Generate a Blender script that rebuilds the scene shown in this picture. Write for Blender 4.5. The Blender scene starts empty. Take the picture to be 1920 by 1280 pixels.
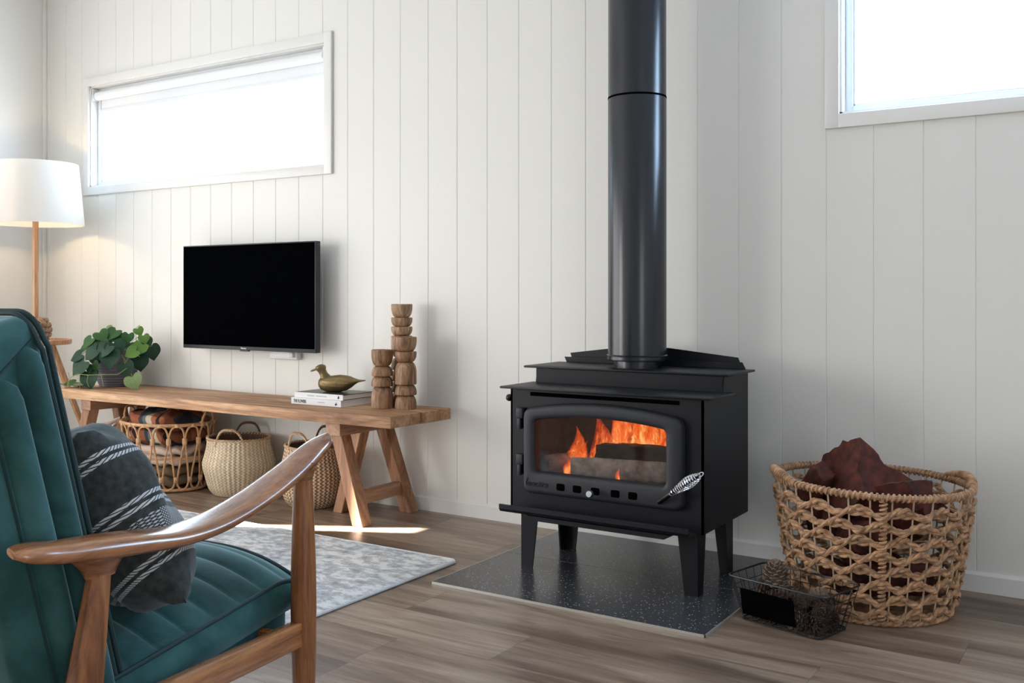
import bpy, bmesh, math, random
from mathutils import Vector, Matrix
from math import sin, cos, pi, radians, sqrt, atan2, hypot

random.seed(7)
S = bpy.context.scene
COL = S.collection

# ------------------------------------------------------------------ camera
cam = bpy.data.cameras.new('camera')
cam.sensor_width = 36.0
cam.lens = 36.0 * 1850 / 1920
cam.shift_y = -86 / 1920
cam.clip_start = 0.02
cam_o = bpy.data.objects.new('camera', cam)
COL.objects.link(cam_o)
cam_o.location = (0, -3.65, 1.0)
cam_o.rotation_euler = (pi / 2, 0, radians(32.72))
S.camera = cam_o

# ------------------------------------------------------------------ world, sun, daylight
W = bpy.data.worlds.new('sky')
S.world = W
W.use_nodes = True
bgn = W.node_tree.nodes['Background']
bgn.inputs['Color'].default_value = (0.80, 0.90, 1.0, 1)
bgn.inputs['Strength'].default_value = 4.5

def lamp(name, kind, loc, energy, color=(1, 1, 1), rot=(0, 0, 0), **kw):
    l = bpy.data.lights.new(name, kind)
    l.energy = energy
    l.color = color
    for k, v in kw.items():
        setattr(l, k, v)
    o = bpy.data.objects.new(name, l)
    COL.objects.link(o)
    o.location = loc
    o.rotation_euler = rot
    return o

SUN_DIR = Vector((0.89, 0.456, -0.577)).normalized()
sun = lamp('sun', 'SUN', (-8, -4, 5), 150.0, (1.0, 0.96, 0.90), angle=radians(0.5))
sun.rotation_euler = SUN_DIR.to_track_quat('-Z', 'Y').to_euler()
# daylight of the big left-wall window; lamps sit inside the added blinds
lamp('daylight_near', 'AREA', (-5.76, -2.83, 1.16), 47.0, (1.0, 0.975, 0.94), (0, radians(-90), 0),
     shape='RECTANGLE', size=2.0, size_y=1.5)
lamp('daylight_far', 'AREA', (-5.76, -1.42, 1.16), 25.0, (1.0, 0.975, 0.94), (0, radians(-90), 0),
     shape='RECTANGLE', size=2.0, size_y=1.0)
# daylight through the two high windows in view
lamp('daylight_high', 'AREA', (-4.43, 0.085, 1.93), 34.0, (0.54, 0.75, 1.0), (radians(-90), 0, 0),
     shape='RECTANGLE', size=1.86, size_y=0.46)
lamp('daylight_high_side', 'AREA', (0.0, 0.085, 1.96), 85.0, (0.47, 0.69, 1.0), (radians(-90), 0, 0),
     shape='RECTANGLE', size=1.84, size_y=0.58)
# added fill light, with an unseen made-up window further along this wall
lamp('fill_rear', 'AREA', (-5.76, -5.2, 1.16), 140.0, (0.98, 0.98, 0.98), (0, radians(-90), 0),
     shape='RECTANGLE', size=2.0, size_y=2.0)

# added fill light behind the camera, with an invented right-wall window
lamp('fill_right', 'AREA', (2.39, -4.6, 1.30), 34.0, (0.95, 0.97, 1.0), (0, radians(90), 0),
     shape='RECTANGLE', size=1.5, size_y=1.7)

S.view_settings.view_transform = 'Standard'
S.view_settings.look = 'None'
S.view_settings.exposure = -0.17
S.view_settings.gamma = 1.0
S.view_settings.use_curve_mapping = False

# ------------------------------------------------------------------ mesh helpers
class MB:
    def __init__(s):
        s.v = []; s.f = []; s.uv = {}
    def add(s, vs, fs):
        n = len(s.v)
        s.v += [tuple(p) for p in vs]
        s.f += [tuple(i + n for i in f) for f in fs]
        return s
    def box(s, x0, x1, y0, y1, z0, z1, M=None):
        vs = [Vector((x, y, z)) for z in (z0, z1) for y in (y0, y1) for x in (x0, x1)]
        if M is not None:
            vs = [M @ p for p in vs]
        return s.add(vs, [(0, 2, 3, 1), (4, 5, 7, 6), (0, 1, 5, 4), (2, 6, 7, 3), (0, 4, 6, 2), (1, 3, 7, 5)])
    def rbox(s, x0, x1, y0, y1, z0, z1, r=0.004, seg=2, M=None):
        bm = bmesh.new()
        vs = [bm.verts.new((x, y, z)) for z in (z0, z1) for y in (y0, y1) for x in (x0, x1)]
        for f in [(0, 2, 3, 1), (4, 5, 7, 6), (0, 1, 5, 4), (2, 6, 7, 3), (0, 4, 6, 2), (1, 3, 7, 5)]:
            bm.faces.new([vs[i] for i in f])
        bmesh.ops.bevel(bm, geom=bm.edges[:], offset=r, segments=seg, profile=0.5, affect='EDGES')
        return s.bm(bm, M)
    def bm(s, bm, M=None):
        bm.verts.index_update()
        vs = [(M @ v.co) if M is not None else v.co.copy() for v in bm.verts]
        fs = [tuple(v.index for v in f.verts) for f in bm.faces]
        bm.free()
        return s.add(vs, fs)
    def tube(s, pts, rad, n=8, closed=False, cap=True, flat=1.0, up0=None):
        pts = [Vector(p) for p in pts]
        m = len(pts)
        if not hasattr(rad, '__len__'):
            rad = [rad] * m
        rings = []
        up = Vector(up0) if up0 is not None else Vector((0, 0, 1))
        prevn = None
        for i, p in enumerate(pts):
            a = pts[i - 1] if (i > 0 or closed) else p
            b = pts[(i + 1) % m] if (i < m - 1 or closed) else p
            t = (b - a)
            t = t.normalized() if t.length > 1e-9 else Vector((0, 0, 1))
            if prevn is None:
                nn = up - t * up.dot(t)
                if nn.length < 1e-3:
                    nn = Vector((1, 0, 0)) - t * t.x
                    if nn.length < 1e-3:
                        nn = Vector((0, 1, 0))
                nn.normalize()
            else:
                nn = prevn - t * prevn.dot(t)
                nn = nn.normalized() if nn.length > 1e-6 else prevn
            prevn = nn
            bn = t.cross(nn)
            rings.append([p + (nn * cos(2 * pi * k / n) * flat + bn * sin(2 * pi * k / n)) * rad[i] for k in range(n)])
        vs = [q for r in rings for q in r]
        fs = []
        rng = m if closed else m - 1
        for i in range(rng):
            j = (i + 1) % m
            for k in range(n):
                l = (k + 1) % n
                fs.append((i * n + k, i * n + l, j * n + l, j * n + k))
        if cap and not closed:
            fs.append(tuple(reversed(range(n))))
            fs.append(tuple((m - 1) * n + k for k in range(n)))
        return s.add(vs, fs)
    def lathe(s, prof, n=32, M=None, cap=True, sx=1, sy=1):
        vs = []; fs = []
        for (r, z) in prof:
            for k in range(n):
                a = 2 * pi * k / n
                p = Vector((r * cos(a) * sx, r * sin(a) * sy, z))
                vs.append(M @ p if M is not None else p)
        for i in range(len(prof) - 1):
            for k in range(n):
                l = (k + 1) % n
                fs.append((i * n + k, i * n + l, (i + 1) * n + l, (i + 1) * n + k))
        if cap:
            fs.append(tuple(reversed(range(n))))
            fs.append(tuple((len(prof) - 1) * n + k for k in range(n)))
        return s.add(vs, fs)
    def prism(s, poly, a0, a1, axis='y', M=None):
        # poly: 2D outline; axis: direction of extrusion
        def P(u, v, a):
            p = {'y': (u, a, v), 'x': (a, u, v), 'z': (u, v, a)}[axis]
            return M @ Vector(p) if M is not None else Vector(p)
        n = len(poly)
        vs = [P(u, v, a0) for u, v in poly] + [P(u, v, a1) for u, v in poly]
        fs = [tuple(reversed(range(n))), tuple(range(n, 2 * n))]
        for i in range(n):
            j = (i + 1) % n
            fs.append((i, j, n + j, n + i))
        return s.add(vs, fs)
    def grid(s, fn, nu, nv, closeu=False, closev=False):
        vs = [fn(i, j) for j in range(nv) for i in range(nu)]
        fs = []
        for j in range(nv if closev else nv - 1):
            for i in range(nu if closeu else nu - 1):
                a = j * nu + i; b = j * nu + (i + 1) % nu
                j2 = (j + 1) % nv
                c = j2 * nu + (i + 1) % nu; d = j2 * nu + i
                fs.append((a, b, c, d))
        return s.add(vs, fs)
    def mesh(s, name, smooth=True, angle=40):
        me = bpy.data.meshes.new(name)
        me.from_pydata(s.v, [], s.f)
        me.validate()
        bm = bmesh.new(); bm.from_mesh(me)
        bmesh.ops.recalc_face_normals(bm, faces=bm.faces[:])
        if smooth:
            lim = radians(angle)
            for f in bm.faces:
                f.smooth = True
            for e in bm.edges:
                if len(e.link_faces) == 2 and e.calc_face_angle(0) > lim:
                    e.smooth = False
        bm.to_mesh(me); bm.free()
        return me

def link(name, me, mat, parent=None):
    o = bpy.data.objects.new(name, me)
    COL.objects.link(o)
    if mat is not None and not me.materials:
        me.materials.append(mat)
    if parent is not None:
        o.parent = parent
    return o

def obj(name, mb, mat, parent=None, smooth=True, angle=40, off=None):
    if off is not None:
        ox, oy, oz = off
        mb.v = [(x - ox, y - oy, z - oz) for x, y, z in mb.v]
    return link(name, mb.mesh(name, smooth, angle), mat, parent)

def tag(o, label, cat, group=None):
    o['label'] = label; o['category'] = cat
    if group:
        o['group'] = group
    return o

def thing(name, label, cat, loc=(0, 0, 0), rotz=0, group=None):
    o = bpy.data.objects.new(name, None)
    COL.objects.link(o)
    o.empty_display_size = 0.05
    o.location = loc; o.rotation_euler = (0, 0, rotz)
    return tag(o, label, cat, group)

def struct(o, label=None):
    o['kind'] = 'structure'
    if label:
        o['label'] = label
    return o

def copy_tree(o, parent=None):
    c = o.copy(); COL.objects.link(c)
    if parent is not None:
        c.parent = parent
    for ch in list(o.children):
        copy_tree(ch, c)
    return c

def text_mesh(body, size, depth, align='LEFT', bold=0.0, sx=1.0):
    cu = bpy.data.curves.new('lettering', 'FONT')
    cu.body = body; cu.size = size; cu.extrude = depth; cu.align_x = align
    cu.offset = bold
    cu.resolution_u = 3
    o = bpy.data.objects.new('lettering', cu)
    COL.objects.link(o)
    bpy.context.view_layer.update()
    me = bpy.data.meshes.new_from_object(o.evaluated_get(bpy.context.evaluated_depsgraph_get()))
    bpy.data.objects.remove(o); bpy.data.curves.remove(cu)
    for v in me.vertices:
        v.co.x *= sx
    me.materials.clear()
    return me

# ------------------------------------------------------------------ material helpers
def new_mat(name):
    m = bpy.data.materials.new(name); m.use_nodes = True
    nt = m.node_tree
    return m, nt, nt.nodes['Principled BSDF']

def setc(b, key, v):
    b.inputs[key].default_value = v

def N(nt, t, **kw):
    n = nt.nodes.new(t)
    for k, v in kw.items():
        if k.startswith('in_'):
            n.inputs[k[3:].replace('_', ' ')].default_value = v
        else:
            setattr(n, k, v)
    return n

def ramp(nt, fac, stops):
    r = nt.nodes.new('ShaderNodeValToRGB')
    e = r.color_ramp.elements
    while len(e) > 1:
        e.remove(e[0])
    e[0].position = stops[0][0]; e[0].color = (*stops[0][1], 1)
    for p, c in stops[1:]:
        x = e.new(p); x.color = (*c, 1)
    nt.links.new(fac, r.inputs['Fac'])
    return r.outputs['Color']

def coords(nt, scale=(1, 1, 1), rnd=True, space='Object'):
    tc = nt.nodes.new('ShaderNodeTexCoord')
    mp = nt.nodes.new('ShaderNodeMapping')
    mp.inputs['Scale'].default_value = scale
    nt.links.new(tc.outputs[space], mp.inputs['Vector'])
    if rnd:
        oi = nt.nodes.new('ShaderNodeObjectInfo')
        mu = N(nt, 'ShaderNodeMath', operation='MULTIPLY'); mu.inputs[1].default_value = 37.0
        nt.links.new(oi.outputs['Random'], mu.inputs[0])
        cx = nt.nodes.new('ShaderNodeCombineXYZ')
        for k in 'XYZ':
            nt.links.new(mu.outputs[0], cx.inputs[k])
        nt.links.new(cx.outputs[0], mp.inputs['Location'])
    return mp.outputs['Vector']

def noise(nt, vec, scale, detail=4, rough=0.55, dist=0.0):
    n = N(nt, 'ShaderNodeTexNoise')
    n.inputs['Scale'].default_value = scale
    n.inputs['Detail'].default_value = detail
    n.inputs['Roughness'].default_value = rough
    n.inputs['Distortion'].default_value = dist
    if vec is not None:
        nt.links.new(vec, n.inputs['Vector'])
    return n.outputs['Fac']

def bump(nt, b, fac, strength=0.3, dist=0.002):
    bp = nt.nodes.new('ShaderNodeBump')
    bp.inputs['Strength'].default_value = strength
    bp.inputs['Distance'].default_value = dist
    nt.links.new(fac, bp.inputs['Height'])
    nt.links.new(bp.outputs['Normal'], b.inputs['Normal'])
    return bp

def mixc(nt, a, b, fac, mode='MIX'):
    m = nt.nodes.new('ShaderNodeMix'); m.data_type = 'RGBA'; m.blend_type = mode
    for sock, v in ((m.inputs[6], a), (m.inputs[7], b), (m.inputs[0], fac)):
        if hasattr(v, 'is_linked') or hasattr(v, 'node'):
            nt.links.new(v, sock)
        elif isinstance(v, (int, float)):
            sock.default_value = v
        else:
            sock.default_value = (*v, 1)
    return m.outputs[2]

def math_n(nt, op, a, b=None):
    m = N(nt, 'ShaderNodeMath', operation=op)
    for i, v in enumerate((a, b)):
        if v is None:
            continue
        if hasattr(v, 'node'):
            nt.links.new(v, m.inputs[i])
        else:
            m.inputs[i].default_value = v
    return m.outputs[0]

def plain(name, col, rough=0.5, metal=0.0, var=0.0, nscale=20, bmp=0.0, spec=0.5, coat=0.0):
    m, nt, b = new_mat(name)
    setc(b, 'Roughness', rough); setc(b, 'Metallic', metal)
    setc(b, 'Specular IOR Level', spec); setc(b, 'Coat Weight', coat)
    if var or bmp:
        v = coords(nt)
        n = noise(nt, v, nscale, 5)
        if var:
            lo = tuple(max(0, c * (1 - var)) for c in col); hi = tuple(c * (1 + var) for c in col)
            nt.links.new(ramp(nt, n, [(0.3, lo), (0.7, hi)]), b.inputs['Base Color'])
        else:
            setc(b, 'Base Color', (*col, 1))
        if bmp:
            bump(nt, b, n, bmp)
    else:
        setc(b, 'Base Color', (*col, 1))
    return m

def wood(name, dark, mid, light, axis='x', scale=1.0, rough=0.45, bmp=0.25, spec=0.5, long=0.08, fine=1.0):
    m, nt, b = new_mat(name)
    sc = {'x': (long, 1, 1), 'y': (1, long, 1), 'z': (1, 1, long)}[axis]
    v = coords(nt, tuple(k * scale for k in sc))
    n1 = noise(nt, v, 14, 6, 0.6, 1.2)
    n2 = noise(nt, v, 90, 3, 0.7, 0.2)
    base = ramp(nt, n1, [(0.34, dark), (0.5, mid), (0.66, light)])
    gr = ramp(nt, n2, [(0.35, (0.46, 0.40, 0.36)), (0.58, (1, 1, 1))])
    nt.links.new(mixc(nt, base, gr, 0.6 * fine, 'MULTIPLY'), b.inputs['Base Color'])
    setc(b, 'Roughness', rough); setc(b, 'Specular IOR Level', spec)
    bump(nt, b, n2, bmp, 0.001)
    return m

M = {}
M['paint'] = plain('wall_paint', (0.795, 0.785, 0.745), 0.45, spec=0.35)
M['plaster'] = plain('plaster', (0.80, 0.785, 0.755), 0.6)
M['ceil'] = plain('ceiling_paint', (0.85, 0.845, 0.83), 0.7)
M['trim'] = plain('trim_paint', (0.80, 0.79, 0.765), 0.35)
M['frame'] = plain('window_frame_white', (0.82, 0.84, 0.86), 0.35)
M['blind'] = plain('blind_fabric', (0.86, 0.87, 0.88), 0.8)
M['steel'] = plain('stove_black', (0.005, 0.006, 0.009), 0.46, var=0.15, nscale=220, bmp=0.04, spec=0.28)
M['cast'] = plain('cast_iron_black', (0.019, 0.021, 0.027), 0.50, var=0.15, nscale=260, bmp=0.10, spec=0.40)
M['flue'] = plain('flue_black', (0.004, 0.007, 0.014), 0.26, spec=0.60)
M['dark'] = plain('deep_black', (0.002, 0.002, 0.002), 0.95, spec=0.0)
M['chrome'] = plain('chrome', (0.82, 0.82, 0.84), 0.16, metal=1.0)
M['gloss_black'] = plain('gloss_black', (0.006, 0.006, 0.007), 0.15)
M['wire'] = plain('wire_black', (0.008, 0.008, 0.009), 0.4)
M['screen'] = plain('screen_black', (0.0012, 0.0014, 0.0018), 0.28, spec=0.0)
M['tvframe'] = plain('television_plastic', (0.012, 0.015, 0.02), 0.4)
M['white_plastic'] = plain('white_plastic', (0.8, 0.8, 0.8), 0.3)
M['logo_grey'] = plain('logo_grey', (0.55, 0.56, 0.58), 0.3)
M['firebrick'] = plain('firebrick', (0.045, 0.028, 0.022), 0.9, var=0.4, nscale=30, bmp=0.5)
M['bench'] = wood('bench_wood', (0.24, 0.110, 0.052), (0.46, 0.245, 0.122), (0.62, 0.38, 0.21), 'x', 1.0, 0.55)
M['benchleg'] = wood('bench_leg_wood', (0.23, 0.10, 0.045), (0.38, 0.185, 0.092), (0.50, 0.275, 0.145), 'z', 1.0, 0.55)
M['benchy'] = wood('bench_beam_wood', (0.22, 0.10, 0.055), (0.34, 0.175, 0.10), (0.44, 0.25, 0.15), 'y', 1.0, 0.55)
M['chairy'] = wood('chair_wood_long', (0.18, 0.060, 0.020), (0.33, 0.128, 0.046), (0.46, 0.205, 0.080), 'y', 1.3, 0.25, 0.10, spec=0.75)
M['chairz'] = wood('chair_wood_upright', (0.15, 0.050, 0.018), (0.28, 0.108, 0.040), (0.39, 0.17, 0.068), 'z', 1.6, 0.34, 0.12)
M['lampwood'] = wood('lamp_wood', (0.42, 0.20, 0.09), (0.58, 0.31, 0.155), (0.68, 0.41, 0.23), 'z', 1.0, 0.5, 0.1)
M['turned'] = wood('turned_wood', (0.15, 0.07, 0.035), (0.33, 0.175, 0.09), (0.52, 0.32, 0.185), 'z', 2.2, 0.5, 0.2, long=0.14)
M['turned_light'] = wood('turned_wood_pale', (0.20, 0.105, 0.055), (0.40, 0.24, 0.13), (0.57, 0.39, 0.24), 'z', 2.2, 0.5, 0.2, long=0.14)
M['rattan'] = plain('rattan_cane', (0.50, 0.27, 0.13), 0.45, var=0.3, nscale=40)
M['rattan_wrap'] = plain('rattan_wrap', (0.55, 0.33, 0.17), 0.5, var=0.25, nscale=90)
M['rope'] = plain('water_hyacinth', (0.44, 0.255, 0.14), 0.6, var=0.55, nscale=45, bmp=0.3)
M['stake'] = plain('basket_stake', (0.52, 0.39, 0.25), 0.6, var=0.2, nscale=30)
M['knit'] = plain('knotted_rope', (0.30, 0.175, 0.10), 0.8, var=0.4, nscale=60, bmp=0.3)
M['pot'] = plain('pot_glaze', (0.15, 0.145, 0.18), 0.6, var=0.12, nscale=60)
M['soil'] = plain('soil', (0.03, 0.02, 0.013), 0.95, var=0.4, nscale=80, bmp=0.6)
M['stem'] = plain('vine_stem', (0.24, 0.27, 0.08), 0.5)
M['bronze'] = plain('aged_brass', (0.20, 0.14, 0.055), 0.42, metal=0.55, var=0.45, nscale=18)
M['paper'] = plain('book_white', (0.80, 0.80, 0.81), 0.4)
M['pages'] = plain('page_edges', (0.72, 0.71, 0.70), 0.8, var=0.06, nscale=400)
M['cover_dark'] = plain('cover_photo', (0.05, 0.055, 0.04), 0.35, var=0.8, nscale=25)
M['ink'] = plain('print_black', (0.01, 0.01, 0.01), 0.5)
M['ink_grey'] = plain('print_grey', (0.45, 0.45, 0.46), 0.5)
M['bark'] = plain('red_bark', (0.082, 0.017, 0.010), 0.85, var=0.75, nscale=26, bmp=0.9)
M['cone'] = plain('pine_cone', (0.060, 0.034, 0.023), 0.7, var=0.5, nscale=50)
M['cone_pale'] = plain('pine_cone_pale', (0.19, 0.135, 0.10), 0.7, var=0.4, nscale=50)
M['ashlog'] = plain('ash_covered_log', (0.22, 0.18, 0.16), 0.95, var=0.5, nscale=30, bmp=0.9)
M['charlog'] = plain('charred_log', (0.025, 0.018, 0.015), 0.95, var=0.6, nscale=30, bmp=0.9)
M['slate_edge'] = plain('edge_trim_metal', (0.62, 0.60, 0.56), 0.35, metal=0.7)
M['grout'] = plain('grout', (0.33, 0.32, 0.31), 0.8)

for k_ in ('chairy',):
    b_ = M[k_].node_tree.nodes['Principled BSDF']
    b_.inputs['Coat Weight'].default_value = 0.5; b_.inputs['Coat Roughness'].default_value = 0.22

def floor_mat():
    m, nt, b = new_mat('floor_boards')
    oi = nt.nodes.new('ShaderNodeObjectInfo')
    v = coords(nt, (0.10, 1, 1))
    n1 = noise(nt, v, 13, 8, 0.66, 0.9)
    n2 = noise(nt, coords(nt, (0.05, 1, 1)), 120, 4, 0.75, 0.2)
    n3 = noise(nt, coords(nt, (0.35, 2.2, 1)), 2.4, 4, 0.55, 0.9)
    n4 = noise(nt, coords(nt, (0.30, 1.0, 1)), 16, 3, 0.6, 1.2)
    base = ramp(nt, n1, [(0.28, (0.105, 0.066, 0.044)), (0.44, (0.205, 0.142, 0.100)), (0.58, (0.305, 0.228, 0.170)), (0.74, (0.39, 0.305, 0.235))])
    gr = ramp(nt, n2, [(0.30, (0.55, 0.52, 0.50)), (0.55, (1, 1, 1))])
    c = mixc(nt, base, gr, 0.7, 'MULTIPLY')
    c = mixc(nt, c, ramp(nt, n3, [(0.34, (0.46, 0.42, 0.40)), (0.52, (1.0, 0.99, 0.98)), (0.7, (1.12, 1.12, 1.12))]), 0.85, 'MULTIPLY')
    c = mixc(nt, c, ramp(nt, n4, [(0.22, (0.45, 0.40, 0.38)), (0.34, (1, 1, 1))]), 0.8, 'MULTIPLY')
    tone = ramp(nt, oi.outputs['Random'], [(0.0, (0.93, 0.92, 0.91)), (1.0, (1.06, 1.06, 1.06))])
    c = mixc(nt, c, tone, 1.0, 'MULTIPLY')
    nt.links.new(c, b.inputs['Base Color'])
    setc(b, 'Roughness', 0.36); setc(b, 'Specular IOR Level', 0.55)
    bump(nt, b, n2, 0.12, 0.0008)
    return m
M['floor'] = floor_mat()

def slate_mat():
    m, nt, b = new_mat('hearth_stone')
    v = coords(nt, (1, 1, 1))
    n1 = noise(nt, v, 160, 4, 0.7)
    vo = N(nt, 'ShaderNodeTexVoronoi'); vo.inputs['Scale'].default_value = 125
    nt.links.new(v, vo.inputs['Vector'])
    base = ramp(nt, n1, [(0.3, (0.018, 0.020, 0.025)), (0.7, (0.068, 0.071, 0.080))])
    sp = ramp(nt, vo.outputs['Distance'], [(0.0, (1, 1, 1)), (0.20, (1, 1, 1)), (0.28, (0, 0, 0))])
    wn = N(nt, 'ShaderNodeTexWhiteNoise'); nt.links.new(vo.outputs['Position'], wn.inputs['Vector'])
    pick = math_n(nt, 'GREATER_THAN', wn.outputs['Value'], 0.72)
    f = math_n(nt, 'MULTIPLY', pick, sp)
    nt.links.new(mixc(nt, base, (0.50, 0.47, 0.42), f), b.inputs['Base Color'])
    setc(b, 'Roughness', 0.24); setc(b, 'Specular IOR Level', 0.5)
    bump(nt, b, n1, 0.06, 0.0005)
    return m
M['slate'] = slate_mat()

def velvet_mat():
    m, nt, b = new_mat('green_velvet')
    v = coords(nt, (1, 1, 1), rnd=False)
    n1 = noise(nt, v, 7, 5, 0.6, 0.5)
    n2 = noise(nt, v, 420, 2, 0.6)
    base = ramp(nt, n1, [(0.28, (0.012, 0.040, 0.041)), (0.5, (0.024, 0.080, 0.080)), (0.72, (0.052, 0.138, 0.138))])
    nt.links.new(base, b.inputs['Base Color'])
    setc(b, 'Roughness', 0.75); setc(b, 'Specular IOR Level', 0.15)
    setc(b, 'Sheen Weight', 0.9); setc(b, 'Sheen Roughness', 0.35); setc(b, 'Sheen Tint', (0.46, 0.64, 0.72, 1))
    bump(nt, b, n2, 0.12, 0.001)
    return m
M['velvet'] = velvet_mat()
M['piping'] = plain('green_piping', (0.006, 0.032, 0.036), 0.7)

def cushion_mat():
    m, nt, b = new_mat('charcoal_striped_wool')
    tc = nt.nodes.new('ShaderNodeTexCoord')
    sp = nt.nodes.new('ShaderNodeSeparateXYZ'); nt.links.new(tc.outputs['Object'], sp.inputs[0])
    z = math_n(nt, 'SUBTRACT', sp.outputs['Z'], math_n(nt, 'MULTIPLY', sp.outputs['X'], 0.36))
    w = N(nt, 'ShaderNodeTexVoronoi'); w.inputs['Scale'].default_value = 260
    nt.links.new(tc.outputs['Object'], w.inputs['Vector'])
    n1 = noise(nt, tc.outputs['Object'], 60, 4)
    base = ramp(nt, n1, [(0.3, (0.022, 0.024, 0.024)), (0.7, (0.058, 0.063, 0.062))])
    def band(z0, z1):
        return math_n(nt, 'MULTIPLY', math_n(nt, 'GREATER_THAN', z, z0), math_n(nt, 'LESS_THAN', z, z1))
    f = None
    for z0, z1 in ((0.043, 0.051), (0.058, 0.066), (-0.063, -0.055), (-0.048, -0.040), (-0.155, -0.147), (-0.170, -0.162)):
        bb = band(z0, z1)
        f = bb if f is None else math_n(nt, 'ADD', f, bb)
    tw = math_n(nt, 'FRACT', math_n(nt, 'MULTIPLY', math_n(nt, 'ADD', sp.outputs['X'], math_n(nt, 'MULTIPLY', z, 1.0)), 170.0))
    dots = math_n(nt, 'LESS_THAN', tw, 0.68)
    f = math_n(nt, 'MULTIPLY', f, dots)
    tw2 = math_n(nt, 'FRACT', math_n(nt, 'MULTIPLY', math_n(nt, 'SUBTRACT', sp.outputs['X'], math_n(nt, 'MULTIPLY', z, 1.0)), 170.0))
    wide = math_n(nt, 'MULTIPLY', band(-0.115, -0.078), math_n(nt, 'MULTIPLY', math_n(nt, 'LESS_THAN', tw, 0.6), math_n(nt, 'LESS_THAN', tw2, 0.6)))
    f = math_n(nt, 'MAXIMUM', f, math_n(nt, 'MULTIPLY', wide, 0.85))
    nt.links.new(mixc(nt, base, (0.52, 0.54, 0.56), f), b.inputs['Base Color'])
    setc(b, 'Roughness', 0.95); setc(b, 'Specular IOR Level', 0.1)
    setc(b, 'Sheen Weight', 0.35); setc(b, 'Sheen Roughness', 0.5); setc(b, 'Sheen Tint', (0.6, 0.7, 0.75, 1))
    bump(nt, b, n1, 0.5, 0.002)
    return m
M['cushion'] = cushion_mat()

def rug_mat():
    m, nt, b = new_mat('rug_pile')
    v = coords(nt, (1, 1.6, 1), rnd=False)
    n1 = noise(nt, v, 15, 9, 0.74, 0.15)
    n2 = noise(nt, v, 3.0, 3, 0.5)
    n3 = noise(nt, v, 260, 2, 0.6)
    base = ramp(nt, n1, [(0.36, (0.30, 0.30, 0.31)), (0.45, (0.46, 0.46, 0.47)), (0.505, (0.52, 0.52, 0.525)), (0.53, (0.70, 0.70, 0.69)), (0.7, (0.76, 0.76, 0.74))])
    c = mixc(nt, base, ramp(nt, n2, [(0.35, (0.82, 0.85, 0.89)), (0.65, (1.0, 0.985, 0.96))]), 1.0, 'MULTIPLY')
    nt.links.new(c, b.inputs['Base Color'])
    setc(b, 'Roughness', 0.95); setc(b, 'Specular IOR Level', 0.1)
    bump(nt, b, n3, 0.6, 0.002)
    return m
M['rug'] = rug_mat()
M['rug_bind'] = plain('rug_binding', (0.60, 0.61, 0.62), 0.9, var=0.15, nscale=200)

def plaid_mat():
    m, nt, b = new_mat('plaid_wool')
    tc = nt.nodes.new('ShaderNodeTexCoord')
    nz = N(nt, 'ShaderNodeTexNoise'); nz.inputs['Scale'].default_value = 6
    nt.links.new(tc.outputs['Object'], nz.inputs['Vector'])
    sp = nt.nodes.new('ShaderNodeSeparateXYZ'); nt.links.new(tc.outputs['Object'], sp.inputs[0])
    x = math_n(nt, 'ADD', sp.outputs['X'], math_n(nt, 'MULTIPLY', sp.outputs['Z'], 0.55))
    x = math_n(nt, 'ADD', x, math_n(nt, 'MULTIPLY', nz.outputs['Fac'], 0.08))
    fx = math_n(nt, 'FRACT', math_n(nt, 'MULTIPLY', x, 4.2))
    cols = [(0.0, (0.30, 0.105, 0.055)), (0.24, (0.05, 0.055, 0.065)), (0.40, (0.13, 0.135, 0.145)), (0.55, (0.52, 0.42, 0.30)), (0.72, (0.33, 0.12, 0.065)), (0.86, (0.025, 0.02, 0.02))]
    c = ramp(nt, fx, cols); c.node.color_ramp.interpolation = 'CONSTANT'
    fz = math_n(nt, 'GREATER_THAN', math_n(nt, 'FRACT', math_n(nt, 'MULTIPLY', sp.outputs['Y'], 3.4)), 0.55)
    c = mixc(nt, c, (0.35, 0.33, 0.36), math_n(nt, 'MULTIPLY', fz, 0.75), 'MULTIPLY')
    nt.links.new(c, b.inputs['Base Color'])
    setc(b, 'Roughness', 0.95); setc(b, 'Specular IOR Level', 0.1)
    n3 = noise(nt, tc.outputs['Object'], 150, 3)
    bump(nt, b, n3, 0.5, 0.002)
    return m
M['plaid'] = plaid_mat()
M['cream_wool'] = plain('cream_wool', (0.66, 0.52, 0.43), 0.95, var=0.1, nscale=120, bmp=0.3, spec=0.1)
M['olive_wool'] = plain('olive_wool', (0.175, 0.125, 0.08), 0.95, var=0.2, nscale=120, bmp=0.3, spec=0.1)

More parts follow.
